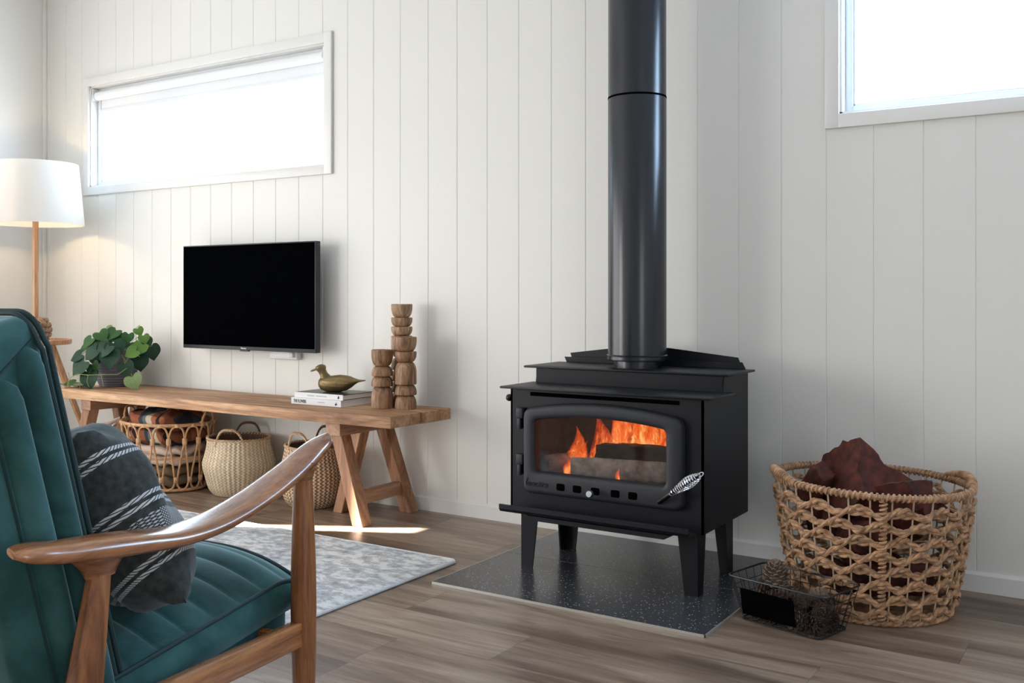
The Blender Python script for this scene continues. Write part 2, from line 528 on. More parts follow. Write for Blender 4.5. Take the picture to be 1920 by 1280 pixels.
def seagrass_mat(name, dark, pale, cols, rows, amp, width):
    m, nt, b = new_mat(name)
    uv = nt.nodes.new('ShaderNodeUVMap'); uv.uv_map = 'weave'
    sp = nt.nodes.new('ShaderNodeSeparateXYZ'); nt.links.new(uv.outputs[0], sp.inputs[0])
    u = math_n(nt, 'MULTIPLY', sp.outputs['X'], cols)
    vv = math_n(nt, 'PINGPONG', math_n(nt, 'MULTIPLY', sp.outputs['Y'], rows), 1.0)
    f = math_n(nt, 'FRACT', math_n(nt, 'ADD', u, math_n(nt, 'MULTIPLY', vv, amp)))
    tri = math_n(nt, 'ABSOLUTE', math_n(nt, 'SUBTRACT', f, 0.5))
    k = ramp(nt, tri, [(width - 0.06, (0, 0, 0)), (width + 0.06, (1, 1, 1))])
    tc = nt.nodes.new('ShaderNodeTexCoord')
    n1 = noise(nt, tc.outputs['Object'], 50, 4)
    palec = ramp(nt, n1, [(0.3, tuple(c * 0.8 for c in pale)), (0.7, tuple(min(1, c * 1.1) for c in pale))])
    nt.links.new(mixc(nt, palec, dark, k), b.inputs['Base Color'])
    setc(b, 'Roughness', 0.7)
    inv = math_n(nt, 'SUBTRACT', 1.0, k)
    bump(nt, b, inv, 0.6, 0.004)
    return m
M['seagrass_pale'] = seagrass_mat('seagrass_pale', (0.42, 0.29, 0.17), (0.68, 0.56, 0.40), 46, 40, 0.5, 0.34)
M['seagrass_zigzag'] = seagrass_mat('seagrass_zigzag', (0.25, 0.115, 0.06), (0.70, 0.56, 0.38), 40, 36, 0.6, 0.26)
M['braid'] = plain('seagrass_braid', (0.50, 0.34, 0.20), 0.7, var=0.3, nscale=90)
M['braid_dark'] = plain('seagrass_braid_dark', (0.14, 0.075, 0.045), 0.7, var=0.3, nscale=90)

def leaf_mat(name, c0, c1):
    m, nt, b = new_mat(name)
    v = coords(nt, (1, 1, 1))
    n1 = noise(nt, v, 18, 3)
    nt.links.new(ramp(nt, n1, [(0.3, c0), (0.7, c1)]), b.inputs['Base Color'])
    setc(b, 'Roughness', 0.5); setc(b, 'Specular IOR Level', 0.2)
    return m
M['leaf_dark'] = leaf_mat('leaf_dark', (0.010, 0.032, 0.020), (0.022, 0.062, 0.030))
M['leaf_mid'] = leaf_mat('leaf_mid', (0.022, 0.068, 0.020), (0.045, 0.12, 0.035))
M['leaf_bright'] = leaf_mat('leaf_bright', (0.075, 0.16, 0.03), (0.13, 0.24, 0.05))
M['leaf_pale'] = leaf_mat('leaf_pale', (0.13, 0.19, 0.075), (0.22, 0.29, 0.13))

def shade_mat():
    m = bpy.data.materials.new('lamp_shade_linen'); m.use_nodes = True
    nt = m.node_tree; nt.nodes.clear()
    o = nt.nodes.new('ShaderNodeOutputMaterial')
    d = nt.nodes.new('ShaderNodeBsdfDiffuse'); d.inputs['Color'].default_value = (0.85, 0.84, 0.82, 1)
    t = nt.nodes.new('ShaderNodeBsdfTranslucent'); t.inputs['Color'].default_value = (0.85, 0.82, 0.76, 1)
    mx = nt.nodes.new('ShaderNodeMixShader'); mx.inputs[0].default_value = 0.40
    nt.links.new(d.outputs[0], mx.inputs[1]); nt.links.new(t.outputs[0], mx.inputs[2])
    nt.links.new(mx.outputs[0], o.inputs['Surface'])
    return m
M['shade'] = shade_mat()

def emit(name, col, strength):
    m = bpy.data.materials.new(name); m.use_nodes = True
    nt = m.node_tree; nt.nodes.clear()
    o = nt.nodes.new('ShaderNodeOutputMaterial')
    e = nt.nodes.new('ShaderNodeEmission')
    e.inputs['Color'].default_value = (*col, 1); e.inputs['Strength'].default_value = strength
    nt.links.new(e.outputs[0], o.inputs['Surface'])
    return m
M['bulb'] = emit('lamp_bulb_glow', (1.0, 0.78, 0.5), 14.0)

def glass_mat(name, tint, refl):
    m = bpy.data.materials.new(name); m.use_nodes = True
    nt = m.node_tree; nt.nodes.clear()
    o = nt.nodes.new('ShaderNodeOutputMaterial')
    t = nt.nodes.new('ShaderNodeBsdfTransparent'); t.inputs['Color'].default_value = (*tint, 1)
    g = nt.nodes.new('ShaderNodeBsdfGlossy'); g.inputs['Roughness'].default_value = 0.03
    lw = nt.nodes.new('ShaderNodeLayerWeight'); lw.inputs['Blend'].default_value = 0.5
    sch = math_n(nt, 'ADD', 0.04, math_n(nt, 'MULTIPLY', math_n(nt, 'POWER', lw.outputs['Facing'], 5.0), 0.9))
    mu = math_n(nt, 'MULTIPLY', sch, refl)
    mx = nt.nodes.new('ShaderNodeMixShader')
    nt.links.new(mu, mx.inputs[0]); nt.links.new(t.outputs[0], mx.inputs[1]); nt.links.new(g.outputs[0], mx.inputs[2])
    nt.links.new(mx.outputs[0], o.inputs['Surface'])
    return m
M['pane'] = glass_mat('window_glass', (0.97, 0.985, 0.985), 1.0)
M['stove_glass'] = glass_mat('stove_glass', (0.93, 0.91, 0.89), 0.8)

def flame_mat():
    m = bpy.data.materials.new('flame'); m.use_nodes = True
    nt = m.node_tree; nt.nodes.clear()
    o = nt.nodes.new('ShaderNodeOutputMaterial')
    tc = nt.nodes.new('ShaderNodeTexCoord')
    sp = nt.nodes.new('ShaderNodeSeparateXYZ'); nt.links.new(tc.outputs['Generated'], sp.inputs[0])
    v = coords(nt, (1, 1, 0.35))
    n1 = ramp(nt, noise(nt, v, 30, 5, 0.65, 1.8), [(0.33, (0.08, 0.08, 0.08)), (0.68, (1, 1, 1))])
    lw = nt.nodes.new('ShaderNodeLayerWeight'); lw.inputs['Blend'].default_value = 0.35
    core = math_n(nt, 'SUBTRACT', 1.0, lw.outputs['Facing'])
    h = math_n(nt, 'SUBTRACT', 1.0, math_n(nt, 'MULTIPLY', sp.outputs['Z'], 0.75))
    f = math_n(nt, 'MULTIPLY', math_n(nt, 'POWER', core, 2.2), math_n(nt, 'MULTIPLY', h, n1))
    f = math_n(nt, 'MULTIPLY', f, 1.7)
    f.node.use_clamp = True
    e = nt.nodes.new('ShaderNodeEmission')
    nt.links.new(ramp(nt, f, [(0.0, (0.35, 0.02, 0.003)), (0.35, (0.85, 0.09, 0.012)), (0.65, (1.0, 0.22, 0.04)), (1.0, (1.0, 0.52, 0.17))]), e.inputs['Color'])
    e.inputs['Strength'].default_value = 1.35
    t = nt.nodes.new('ShaderNodeBsdfTransparent')
    mx = nt.nodes.new('ShaderNodeMixShader')
    nt.links.new(f, mx.inputs[0]); nt.links.new(t.outputs[0], mx.inputs[1]); nt.links.new(e.outputs[0], mx.inputs[2])
    nt.links.new(mx.outputs[0], o.inputs['Surface'])
    return m
M['flame'] = flame_mat()
M['ember'] = emit('ember_glow', (1.0, 0.16, 0.03), 2.5)

# ------------------------------------------------------------------ room shell
WY = 0.012          # face of the boards
XL, XR, YB, ZC = -5.87, 2.5, -7.6, 3.05
W1 = (-5.405, -3.461, 1.655, 2.272)   # openings: x0 x1 z0 z1
W2 = (-0.94, 0.94, 1.655, 2.272)
BW = 0.1667

def wall_with_holes(mb, x0, x1, y0, y1, z0, z1, holes):
    xs = sorted(set([x0, x1] + [h[0] for h in holes] + [h[1] for h in holes]))
    xs = [x for x in xs if x0 <= x <= x1]
    for a, b in zip(xs, xs[1:]):
        mid = (a + b) / 2
        hs = [h for h in holes if h[0] < mid < h[1]]
        if hs:
            h = hs[0]
            if h[2] > z0:
                mb.box(a, b, y0, y1, z0, h[2])
            if h[3] < z1:
                mb.box(a, b, y0, y1, h[3], z1)
        else:
            mb.box(a, b, y0, y1, z0, z1)
    return mb

wall_back = struct(obj('wall_back', wall_with_holes(MB(), XL - 0.1, XR, WY + 0.008, WY + 0.16, 0, ZC, [W1, W2]), M['paint'], smooth=False),
                   'cream tongue-and-groove board wall behind the stove and bench')

def board_piece(mb, x0, x1, z0, z1):
    c = 0.0026
    poly = [(x0, WY + 0.010), (x0, WY + c), (x0 + c, WY), (x1 - c, WY), (x1, WY + c), (x1, WY + 0.010)]
    mb.prism(poly, z0, z1, 'z')

x = -0.484
while x > XL:
    x -= BW
x_left = x
x = x_left
while x < XR:
    a, b = max(x, XL), min(x + BW, XR)
    x += BW
    if b - a < 0.01:
        continue
    mb = MB()
    cuts = [h for h in (W1, W2) if h[0] < b and h[1] > a]
    if not cuts:
        board_piece(mb, a, b, 0, ZC)
    else:
        h = cuts[0]
        board_piece(mb, a, b, 0, h[2]); board_piece(mb, a, b, h[3], ZC)
        if h[0] > a + 0.004:
            board_piece(mb, a, h[0], h[2], h[3])
        if h[1] < b - 0.004:
            board_piece(mb, h[1], b, h[2], h[3])
    obj('board', mb, M['paint'], wall_back, smooth=False)

m = MB()
for ya, yb in ((YB, -6.30), (-4.10, -3.65), (-0.90, 0.02)):
    m.box(XL - 0.12, XL, ya, yb, 0, ZC)
for ya, yb in ((-6.30, -4.10), (-3.65, -0.90)):
    m.box(XL - 0.12, XL, ya, yb, 2.19, ZC); m.box(XL - 0.12, XL, ya, yb, 0, 0.10)
struct(obj('wall_left', m, M['plaster'], smooth=False), 'plain cream end wall behind the floor lamp')
m = MB()
m.box(XR, XR + 0.12, YB, -5.5, 0, ZC); m.box(XR, XR + 0.12, -3.7, 0.02, 0, ZC)
m.box(XR, XR + 0.12, -5.5, -3.7, 0, 0.5); m.box(XR, XR + 0.12, -5.5, -3.7, 2.1, ZC)
struct(obj('wall_right', m, M['plaster'], smooth=False), 'plain cream wall on the log basket side')
struct(obj('wall_front', MB().box(XL - 0.12, XR + 0.12, YB - 0.12, YB, 0, ZC), M['plaster'], smooth=False), 'plain cream wall opposite the stove')
struct(obj('ceiling', MB().box(XL - 0.12, XR + 0.12, YB - 0.12, 0.17, ZC, ZC + 0.1), M['ceil'], smooth=False), 'plain white ceiling')
# corner bead
struct(obj('trim_1', MB().rbox(XL, XL + 0.022, WY - 0.022, WY, 0.067, ZC, 0.004), M['trim']), 'narrow white corner bead where the walls meet')

# baseboards
mb = MB().prism([(-0.002, 0), (-0.002, 0.058), (0.004, 0.067), (WY, 0.067), (WY, 0)], XL, XR, 'x')
struct(obj('baseboard_back', mb, M['trim'], smooth=False), 'low cream skirting board along the board wall')
mb = MB().prism([(XL + 0.014, 0), (XL + 0.014, 0.058), (XL + 0.008, 0.067), (XL, 0.067), (XL, 0)], -0.9, -0.004, 'y')
struct(obj('baseboard_left', mb, M['trim'], smooth=False), 'low cream skirting board along the end wall')

# floor: sub-base plus individual planks
floor = struct(obj('floor', MB().box(XL - 0.12, XR + 0.12, YB - 0.12, 0.17, -0.06, -0.008), M['grout'], smooth=False),
               'grey-brown wood plank floor')
PW = 0.222
def plank(x0, x1, y0, y1):
    g, c = 0.0003, 0.0006
    x0 += g; x1 -= g; y0 += g; y1 -= g
    cx, cy = (x0 + x1) / 2, (y0 + y1) / 2
    mb = MB()
    lo = [(x0, y0, -0.008), (x1, y0, -0.008), (x1, y1, -0.008), (x0, y1, -0.008)]
    md = [(p[0], p[1], -c) for p in lo]
    hi = [(x0 + c, y0 + c, 0), (x1 - c, y0 + c, 0), (x1 - c, y1 - c, 0), (x0 + c, y1 - c, 0)]
    mb.add(lo + md + hi, [(0, 3, 2, 1), (8, 9, 10, 11)] + [(i, (i + 1) % 4, 4 + (i + 1) % 4, 4 + i) for i in range(4)] + [(4 + i, 4 + (i + 1) % 4, 8 + (i + 1) % 4, 8 + i) for i in range(4)])
    o = obj('plank', mb, M['floor'], floor, smooth=False, off=(cx, cy, 0))
    o.location = (cx, cy, 0)
rows = []
y1 = 0.012
yy = -1.406 + PW * 6
kk = 0
while y1 > YB:
    rows.append((max(yy, YB), y1)); y1 = yy; yy -= PW
for ri, (ya, yb) in enumerate(rows):
    if abs(ya + 1.628) < 0.01:
        xs = -1.838 - 1.25 * 4
    else:
        xs = -1.838 - 1.25 * 4 + (ri * 0.47) % 1.25
    while xs < XR:
        a, b = max(xs, XL), min(xs + 1.25, XR)
        if b - a > 0.02:
            plank(a, b, ya, yb)
        xs += 1.25

# windows in the board wall
def window(name, o, label, blind):
    x0, x1, z0, z1 = o
    root = bpy.data.objects.new(name, None); COL.objects.link(root)
    root.location = ((x0 + x1) / 2, WY, z0)
    struct(root, label)
    off = root.location
    A = 0.047
    y0, y1 = WY - 0.016, WY
    m = MB()
    m.rbox(x0 - A, x0 + 0.004, y0, y1, z0 - A, z1 + A, 0.003)
    m.rbox(x1 - 0.004, x1 + A, y0, y1, z0 - A, z1 + A, 0.003)
    m.rbox(x0, x1, y0, y1, z1 - 0.004, z1 + A, 0.003)
    m.rbox(x0, x1, y0, y1, z0 - A, z0 + 0.004, 0.003)
    obj('architrave', m, M['trim'], root, off=off)
    t = 0.012
    m = MB()
    ya, yb = WY, WY + 0.15
    m.box(x0, x0 + t, ya, yb, z0, z1); m.box(x1 - t, x1, ya, yb, z0, z1)
    m.box(x0, x1, ya, yb, z1 - t, z1); m.box(x0, x1, ya, yb, z0, z0 + t)
    obj('reveal', m, M['trim'], root, smooth=False, off=off)
    f = 0.026
    m = MB()
    ya, yb = WY + 0.045, WY + 0.085
    a, b, c, d = x0 + t, x1 - t, z0 + t, z1 - t
    m.rbox(a, a + f, ya, yb, c, d, 0.003); m.rbox(b - f, b, ya, yb, c, d, 0.003)
    m.rbox(a + f, b - f, ya, yb, d - f, d, 0.003); m.rbox(a + f, b - f, ya, yb, c, c + f, 0.003)
    m.rbox(a + f, a + f + 0.008, ya + 0.01, yb - 0.01, c + f, d - f, 0.002); m.rbox(b - f - 0.008, b - f, ya + 0.01, yb - 0.01, c + f, d - f, 0.002)
    m.rbox(a + f, b - f, ya + 0.01, yb - 0.01, c + f, c + f + 0.008, 0.002)
    obj('sash', m, M['frame'], root, off=off)
    obj('pane', MB().box(a + f, b - f, WY + 0.062, WY + 0.066, c + f, d - f), M['pane'], root, smooth=False, off=off)
    return root
window('window_1', W1, 'wide low window high above the television, with white frame', True)
window('window_2', W2, 'bright high window above the log basket, with white frame', False)

# roller blind in the first window
rb = thing('roller_blind', 'rolled-up white roller blind at the top of the wide window', 'blind', ((W1[0] + W1[1]) / 2, WY + 0.03, W1[3] - 0.06))
L2 = (W1[1] - W1[0]) / 2 - 0.022
Mx = Matrix.Rotation(pi / 2, 4, 'Y')
obj('fabric_roll', MB().lathe([(0.026, -L2 + 0.012), (0.026, L2 - 0.012)], 20, Mx), M['blind'], rb)
obj('fabric', MB().box(-L2 + 0.012, L2 - 0.012, 0.024, 0.026, -0.075, 0.0), M['blind'], rb, smooth=False)
obj('bottom_rail', MB().rbox(-L2 + 0.012, L2 - 0.012, 0.018, 0.032, -0.095, -0.073, 0.004), M['frame'], rb)
for sgn in (-1, 1):
    obj('bracket', MB().rbox(sgn * L2 - 0.004, sgn * L2 + 0.004, -0.028, 0.034, -0.03, 0.042, 0.002), M['white_plastic'], rb)

# big window in the left wall; unseen blinds added to narrow the sun
root = bpy.data.objects.new('window_3', None); COL.objects.link(root); root.location = (XL, -2.275, 0.1)
struct(root, 'tall window in the end wall with pale blinds added to narrow the sun')
off = root.location
m = MB()
m.box(XL - 0.10, XL - 0.02, -3.65, -3.60, 0.10, 2.19); m.box(XL - 0.10, XL - 0.02, -0.95, -0.90, 0.10, 2.19)
m.box(XL - 0.10, XL - 0.02, -3.60, -0.95, 0.10, 0.15)
obj('sash', m, M['frame'], root, smooth=False, off=off)
obj('pane', MB().box(XL - 0.07, XL - 0.066, -3.60, -0.95, 0.15, 2.19), M['pane'], root, smooth=False, off=off)
obj('added_blind', MB().box(XL - 0.004, XL + 0.006, -3.64, -2.050, 0.02, 2.19), M['blind'], root, smooth=False, off=off)
obj('added_blind', MB().box(XL - 0.004, XL + 0.006, -1.950, -0.905, 0.02, 2.19), M['blind'], root, smooth=False, off=off)
obj('added_blind', MB().box(XL - 0.004, XL + 0.006, -2.050, -1.950, 0.02, 0.85), M['blind'], root, smooth=False, off=off)

# window added to the same wall, beyond the frame, for the rear fill
root = bpy.data.objects.new('fill_window_rear', None); COL.objects.link(root); root.location = (XL, -5.2, 0.1)
struct(root, 'unseen second window added to the end wall for fill light, pale blind closed')
off = root.location
m = MB()
m.box(XL - 0.10, XL - 0.02, -6.30, -6.25, 0.10, 2.19); m.box(XL - 0.10, XL - 0.02, -4.15, -4.10, 0.10, 2.19); m.box(XL - 0.10, XL - 0.02, -6.25, -4.15, 0.10, 0.15)
obj('sash', m, M['frame'], root, smooth=False, off=off)
obj('pane', MB().box(XL - 0.07, XL - 0.066, -6.25, -4.15, 0.15, 2.19), M['pane'], root, smooth=False, off=off)
obj('added_blind', MB().box(XL - 0.004, XL + 0.006, -6.295, -4.105, 0.02, 2.19), M['blind'], root, smooth=False, off=off)

root = bpy.data.objects.new('fill_window_right', None); COL.objects.link(root); root.location = (XR, -4.6, 0.5)  # unseen window added to go with the right-hand fill lamp
struct(root, 'unseen window added to the side wall for fill light, pale blind closed')
off = root.location
m = MB()
m.box(XR + 0.02, XR + 0.10, -5.5, -5.45, 0.5, 2.1); m.box(XR + 0.02, XR + 0.10, -3.75, -3.7, 0.5, 2.1); m.box(XR + 0.02, XR + 0.10, -5.45, -3.75, 0.5, 0.55); m.box(XR + 0.02, XR + 0.10, -5.45, -3.75, 2.05, 2.1)
obj('sash', m, M['frame'], root, smooth=False, off=off)
obj('pane', MB().box(XR + 0.066, XR + 0.07, -5.45, -3.75, 0.55, 2.05), M['pane'], root, smooth=False, off=off)
obj('added_blind', MB().box(XR - 0.006, XR + 0.004, -5.495, -3.705, 0.48, 2.1), M['blind'], root, smooth=False, off=off)

# ------------------------------------------------------------------ hearth
hx0, hx1, hy0, hy1 = -2.088, -1.083, -0.921, -0.003
hearth = thing('hearth_slab', 'dark speckled stone hearth slab on the floor under the wood stove', 'hearth', ((hx0 + hx1) / 2, (hy0 + hy1) / 2, 0))
off = hearth.location
yg = -0.447
obj('stone_tile', MB().rbox(hx0 + 0.003, hx1 - 0.003, hy0 + 0.003, yg - 0.0012, 0.0005, 0.008, 0.0006, 1), M['slate'], hearth, off=off)
obj('stone_tile', MB().rbox(hx0 + 0.003, hx1 - 0.003, yg + 0.0012, hy1, 0.0005, 0.008, 0.0006, 1), M['slate'], hearth, off=off)
obj('grout_line', MB().box(hx0 + 0.003, hx1 - 0.003, yg - 0.0012, yg + 0.0012, 0.0005, 0.0072), M['grout'], hearth, smooth=False, off=off)
m = MB()
m.box(hx0, hx1, hy0, hy0 + 0.003, 0.0003, 0.0085); m.box(hx0, hx0 + 0.003, hy0, hy1, 0.0003, 0.0085); m.box(hx1 - 0.003, hx1, hy0, hy1, 0.0003, 0.0085)
obj('edge_trim', m, M['slate_edge'], hearth, smooth=False, off=off)

# ------------------------------------------------------------------ wood stove
SX, SY, SZ = -1.59, -0.385, 0.008
stove = thing('wood_stove', 'black steel wood stove on four legs with a fire burning behind its glass door', 'stove', (SX, SY, SZ))
so = (SX, SY, SZ)
bx0, bx1 = -1.965, -1.216
yf, yb_ = -0.60, -0.172
# sides: stepped profile
prof = [(yf, 0.217), (yf, 0.661), (-0.425, 0.664), (-0.412, 0.725), (yb_, 0.725), (yb_, 0.217)]
for xa, xb in ((bx0, bx0 + 0.008), (bx1 - 0.008, bx1)):
    obj('side_panel', MB().prism(prof, xa, xb, 'x'), M['steel'], stove, smooth=False, off=so)
obj('back_panel', MB().box(bx0 + 0.008, bx1 - 0.008, yb_, yb_ + 0.006, 0.217, 0.725), M['steel'], stove, smooth=False, off=so)
obj('bottom_panel', MB().box(bx0 + 0.008, bx1 - 0.008, yf + 0.006, yb_, 0.217, 0.225), M['steel'], stove, smooth=False, off=so)
# front panel around the fire opening
ox0, ox1, oz0, oz1 = -1.865, -1.325, 0.345, 0.590
m = MB()
m.box(bx0, ox0, yf, yf + 0.006, 0.217, 0.661); m.box(ox1, bx1, yf, yf + 0.006, 0.217, 0.661)
m.box(ox0, ox1, yf, yf + 0.006, 0.217, oz0); m.box(ox0, ox1, yf, yf + 0.006, oz1, 0.661)
obj('front_panel', m, M['steel'], stove, smooth=False, off=so)
obj('air_slot_shade', MB().box(-1.88, -1.30, yf - 0.0015, yf + 0.001, 0.637, 0.651), M['dark'], stove, smooth=False, off=so)  # black bar on the panel paints the shade inside the slot
m = MB().rbox(bx0 + 0.002, bx1 - 0.002, -0.424, -0.412, 0.664, 0.724, 0.001, 1)
obj('step_panel', m, M['steel'], stove, smooth=False, off=so)
obj('cook_shelf', MB().rbox(-1.992, -1.180, -0.634, -0.400, 0.661, 0.669, 0.0025, 2), M['steel'], stove, off=so)
obj('top_plate', MB().rbox(-2.012, -1.192, -0.436, -0.162, 0.724, 0.732, 0.0025, 2), M['steel'], stove, off=so)
# rear deflectors
obj('rear_deflector', MB().prism([(-1.972, 0.732), (-1.982, 0.753), (-1.238, 0.757), (-1.225, 0.732)], -0.172, -0.168, 'y'), M['steel'], stove, smooth=False, off=so)
obj('rear_deflector', MB().prism([(-1.955, 0.732), (-1.967, 0.768), (-1.80, 0.789), (-1.62, 0.801), (-1.54, 0.800), (-1.262, 0.772), (-1.245, 0.732)], -0.150, -0.146, 'y'), M['steel'], stove, smooth=False, off=so)
obj('shield_spacer', MB().box(-1.93, -1.25, -0.172, -0.148, 0.35, 0.733), M['steel'], stove, smooth=False, off=so)
# firebox
m = MB()
fy1 = -0.24
m.box(-1.93, -1.25, fy1, fy1 + 0.01, 0.30, 0.62)
m.box(-1.93, -1.92, yf + 0.006, fy1, 0.30, 0.62); m.box(-1.26, -1.25, yf + 0.006, fy1, 0.30, 0.62)
m.box(-1.93, -1.25, yf + 0.006, fy1, 0.61, 0.62)
fb = obj('firebox', m, M['firebrick'], stove, smooth=False, off=so)
obj('fire_floor', MB().box(-1.93, -1.25, yf + 0.006, fy1, 0.30, 0.335), M['charlog'], stove, smooth=False, off=so)
# legs: tapered angle-iron legs
def leg(cx, cy, sx, sy):
    m = MB()
    wt, wb, t = 0.073, 0.047, 0.006
    wt2, wb2 = 0.073, 0.047
    z0, z1 = 0.008, 0.222
    def q(a, b, z):
        return (cx - sx * a, cy - sy * b, z)
    # outer corner at (cx,cy), arms run inward
    for kind in (0, 1):
        if kind == 0:
            vs = [q(0, 0, z0), q(wb, 0, z0), q(wb, t, z0), q(0, t, z0), q(0, 0, z1), q(wt, 0, z1), q(wt, t, z1), q(0, t, z1)]
        else:
            vs = [q(0, t, z0), q(t, t, z0), q(t, wb2, z0), q(0, wb2, z0), q(0, t, z1), q(t, t, z1), q(t, wt2, z1), q(0, wt2, z1)]
        m.add(vs, [(0, 1, 2, 3), (4, 7, 6, 5), (0, 4, 5, 1), (1, 5, 6, 2), (2, 6, 7, 3), (3, 7, 4, 0)])
    obj('leg', m, M['steel'], stove, smooth=False, off=so)
leg(-1.926, -0.590, -1, -1); leg(-1.240, -0.590, 1, -1); leg(-1.926, -0.262, -1, 1); leg(-1.240, -0.262, 1, 1)
# ash lip
m = MB()
P_ = [(-0.598, 0.216), (-0.672, 0.222), (-0.684, 0.226), (-0.690, 0.236), (-0.690, 0.249), (-0.686, 0.252), (-0.683, 0.249), (-0.683, 0.238), (-0.680, 0.232), (-0.671, 0.229), (-0.598, 0.224)]
m.prism(P_, -1.958, -1.232, 'x')
obj('ash_lip', m, M['steel'], stove, angle=30, off=so)
obj('ash_lip_brace', MB().prism([(-1.86, 0.216), (-1.83, 0.200), (-1.33, 0.200), (-1.30, 0.216)], -0.66, -0.61, 'y'), M['steel'], stove, smooth=False, off=so)
# door: arched cast frame
def arch(x0, x1, z0, zs, rise, rc, n=20, rb=0.03):
    """outline, counter-clockwise from bottom-left: bottom corner radius rb, shoulder radius rc, arched top"""
    pts = []
    def corner(cx, cz, r, a0, a1, k=6):
        for i in range(k + 1):
            a = a0 + (a1 - a0) * i / k
            pts.append((cx + r * cos(a), cz + r * sin(a)))
    corner(x0 + rb, z0 + rb, rb, pi, 1.5 * pi)
    corner(x1 - rb, z0 + rb, rb, 1.5 * pi, 2 * pi)
    corner(x1 - rc, zs - rc, rc, 0, 0.42 * pi)
    w = (x1 - rc) - (x0 + rc)
    for i in range(1, n):
        t = i / n
        xx = x1 - rc - w * t + rc * 0.25 * (1 - 2 * t)
        pts.append((xx, zs + rise * (1 - (2 * t - 1) ** 2)))
    corner(x0 + rc, zs - rc, rc, 0.58 * pi, pi)
    return pts
dx0, dx1, dz0 = -1.896, -1.279, 0.289
door = None
outer = arch(dx0, dx1, dz0, 0.598, 0.026, 0.035)
inner = arch(-1.846, -1.338, 0.369, 0.556, 0.018, 0.016, rb=0.014)
def inset(poly, d):
    cx = sum(p[0] for p in poly) / len(poly); cz = sum(p[1] for p in poly) / len(poly)
    out = []
    n = len(poly)
    for i, (a, b) in enumerate(poly):
        p, q = Vector(poly[i - 1]), Vector(poly[(i + 1) % n])
        t = (q - p)
        if t.length < 1e-9:
            out.append((a, b)); continue
        t.normalize()
        nx, nz = -t.y, t.x
        out.append((a + nx * d, b + nz * d))
    return out
lo1 = [(o, yf - 0.002) for o in outer]
layers = [(outer, yf - 0.001), (outer, yf - 0.018), (inset(outer, 0.003), yf - 0.026), (inset(outer, 0.008), yf - 0.031), (inset(outer, 0.015), yf - 0.033),
          (inset(inner, -0.016), yf - 0.033), (inset(inner, -0.007), yf - 0.031), (inset(inner, -0.002), yf - 0.026), (inner, yf - 0.018), (inner, yf - 0.001)]
m = MB()
n = len(outer)
vs = [(u, y, v) for poly, y in layers for u, v in poly]
fs = []
for i in range(len(layers) - 1):
    for kx in range(n):
        l = (kx + 1) % n
        fs.append((i * n + kx, i * n + l, (i + 1) * n + l, (i + 1) * n + kx))
for kx in range(n):
    l = (kx + 1) % n
    fs.append(((len(layers) - 1) * n + kx, (len(layers) - 1) * n + l, l, kx))
m.add(vs, fs)
door = obj('door', m, M['cast'], stove, angle=35, off=so)
obj('glass', MB().prism(inset(inner, -0.006), yf - 0.012, yf - 0.008, 'y'), M['stove_glass'], door, smooth=False, off=so)
yd = yf - 0.0335
for vx in (-1.735, -1.669, -1.598, -1.521, -1.455):
    pl = []
    for cxn, czn, a0 in ((0.0165 - 0.006, 0.0125 - 0.006, 0), (-0.0165 + 0.006, 0.0125 - 0.006, 0.5 * pi), (-0.0165 + 0.006, -0.0125 + 0.006, pi), (0.0165 - 0.006, -0.0125 + 0.006, 1.5 * pi)):
        for i in range(4):
            a = a0 + i * pi / 6
            pl.append((vx + cxn + 0.006 * cos(a), 0.325 + czn + 0.006 * sin(a)))
    obj('air_vent_shade', MB().prism(pl, yd - 0.0006, yd + 0.004, 'y'), M['dark'], door, smooth=False, off=so)  # black plate, not a hole: the shade inside the vent put into colour
me = text_mesh('nectre', 0.030, 0.0012, sx=1.08, bold=0.0006)
o = link('maker_lettering', me, M['dark'], door)
o.location = (-1.872 - SX, yd - 0.0006 - SY, 0.318 - SZ); o.rotation_euler = (pi / 2, 0, 0)
o.data.materials.clear(); o.data.materials.append(M['gloss_black'])
m = MB().tube([(-1.876, yd, 0.319), (-1.877, yd, 0.332), (-1.872, yd, 0.342), (-1.869, yd, 0.351)], [0.0015, 0.0028, 0.0022, 0.0005], 6, flat=0.5)
obj('flame_mark', m, M['gloss_black'], door, off=so)
for hz in (0.555, 0.388):
    h = obj('hinge', MB().rbox(-1.925, -1.898, yf - 0.028, yf - 0.001, hz, hz + 0.038, 0.003), M['cast'], stove, off=so)
    obj('hinge_pin', MB().rbox(-1.922, -1.909, yf - 0.026, yf - 0.008, hz - 0.040, hz, 0.002), M['cast'], h, off=so)
    obj('hinge_leaf', MB().rbox(-1.912, -1.893, yf - 0.014, yf - 0.001, hz - 0.036, hz + 0.036, 0.002), M['dark'], h, off=so)
# air knob
kn = obj('air_knob', MB().lathe([(0.003, 0.0), (0.0045, 0.001), (0.0045, 0.035), (0.012, 0.0355), (0.0125, 0.039), (0.0125, 0.048), (0.010, 0.051), (0.005, 0.051)], 20,
         Matrix.Translation((-1.598, yd + 0.004, 0.323)) @ Matrix.Rotation(pi / 2, 4, 'X')), M['chrome'], door, off=so)
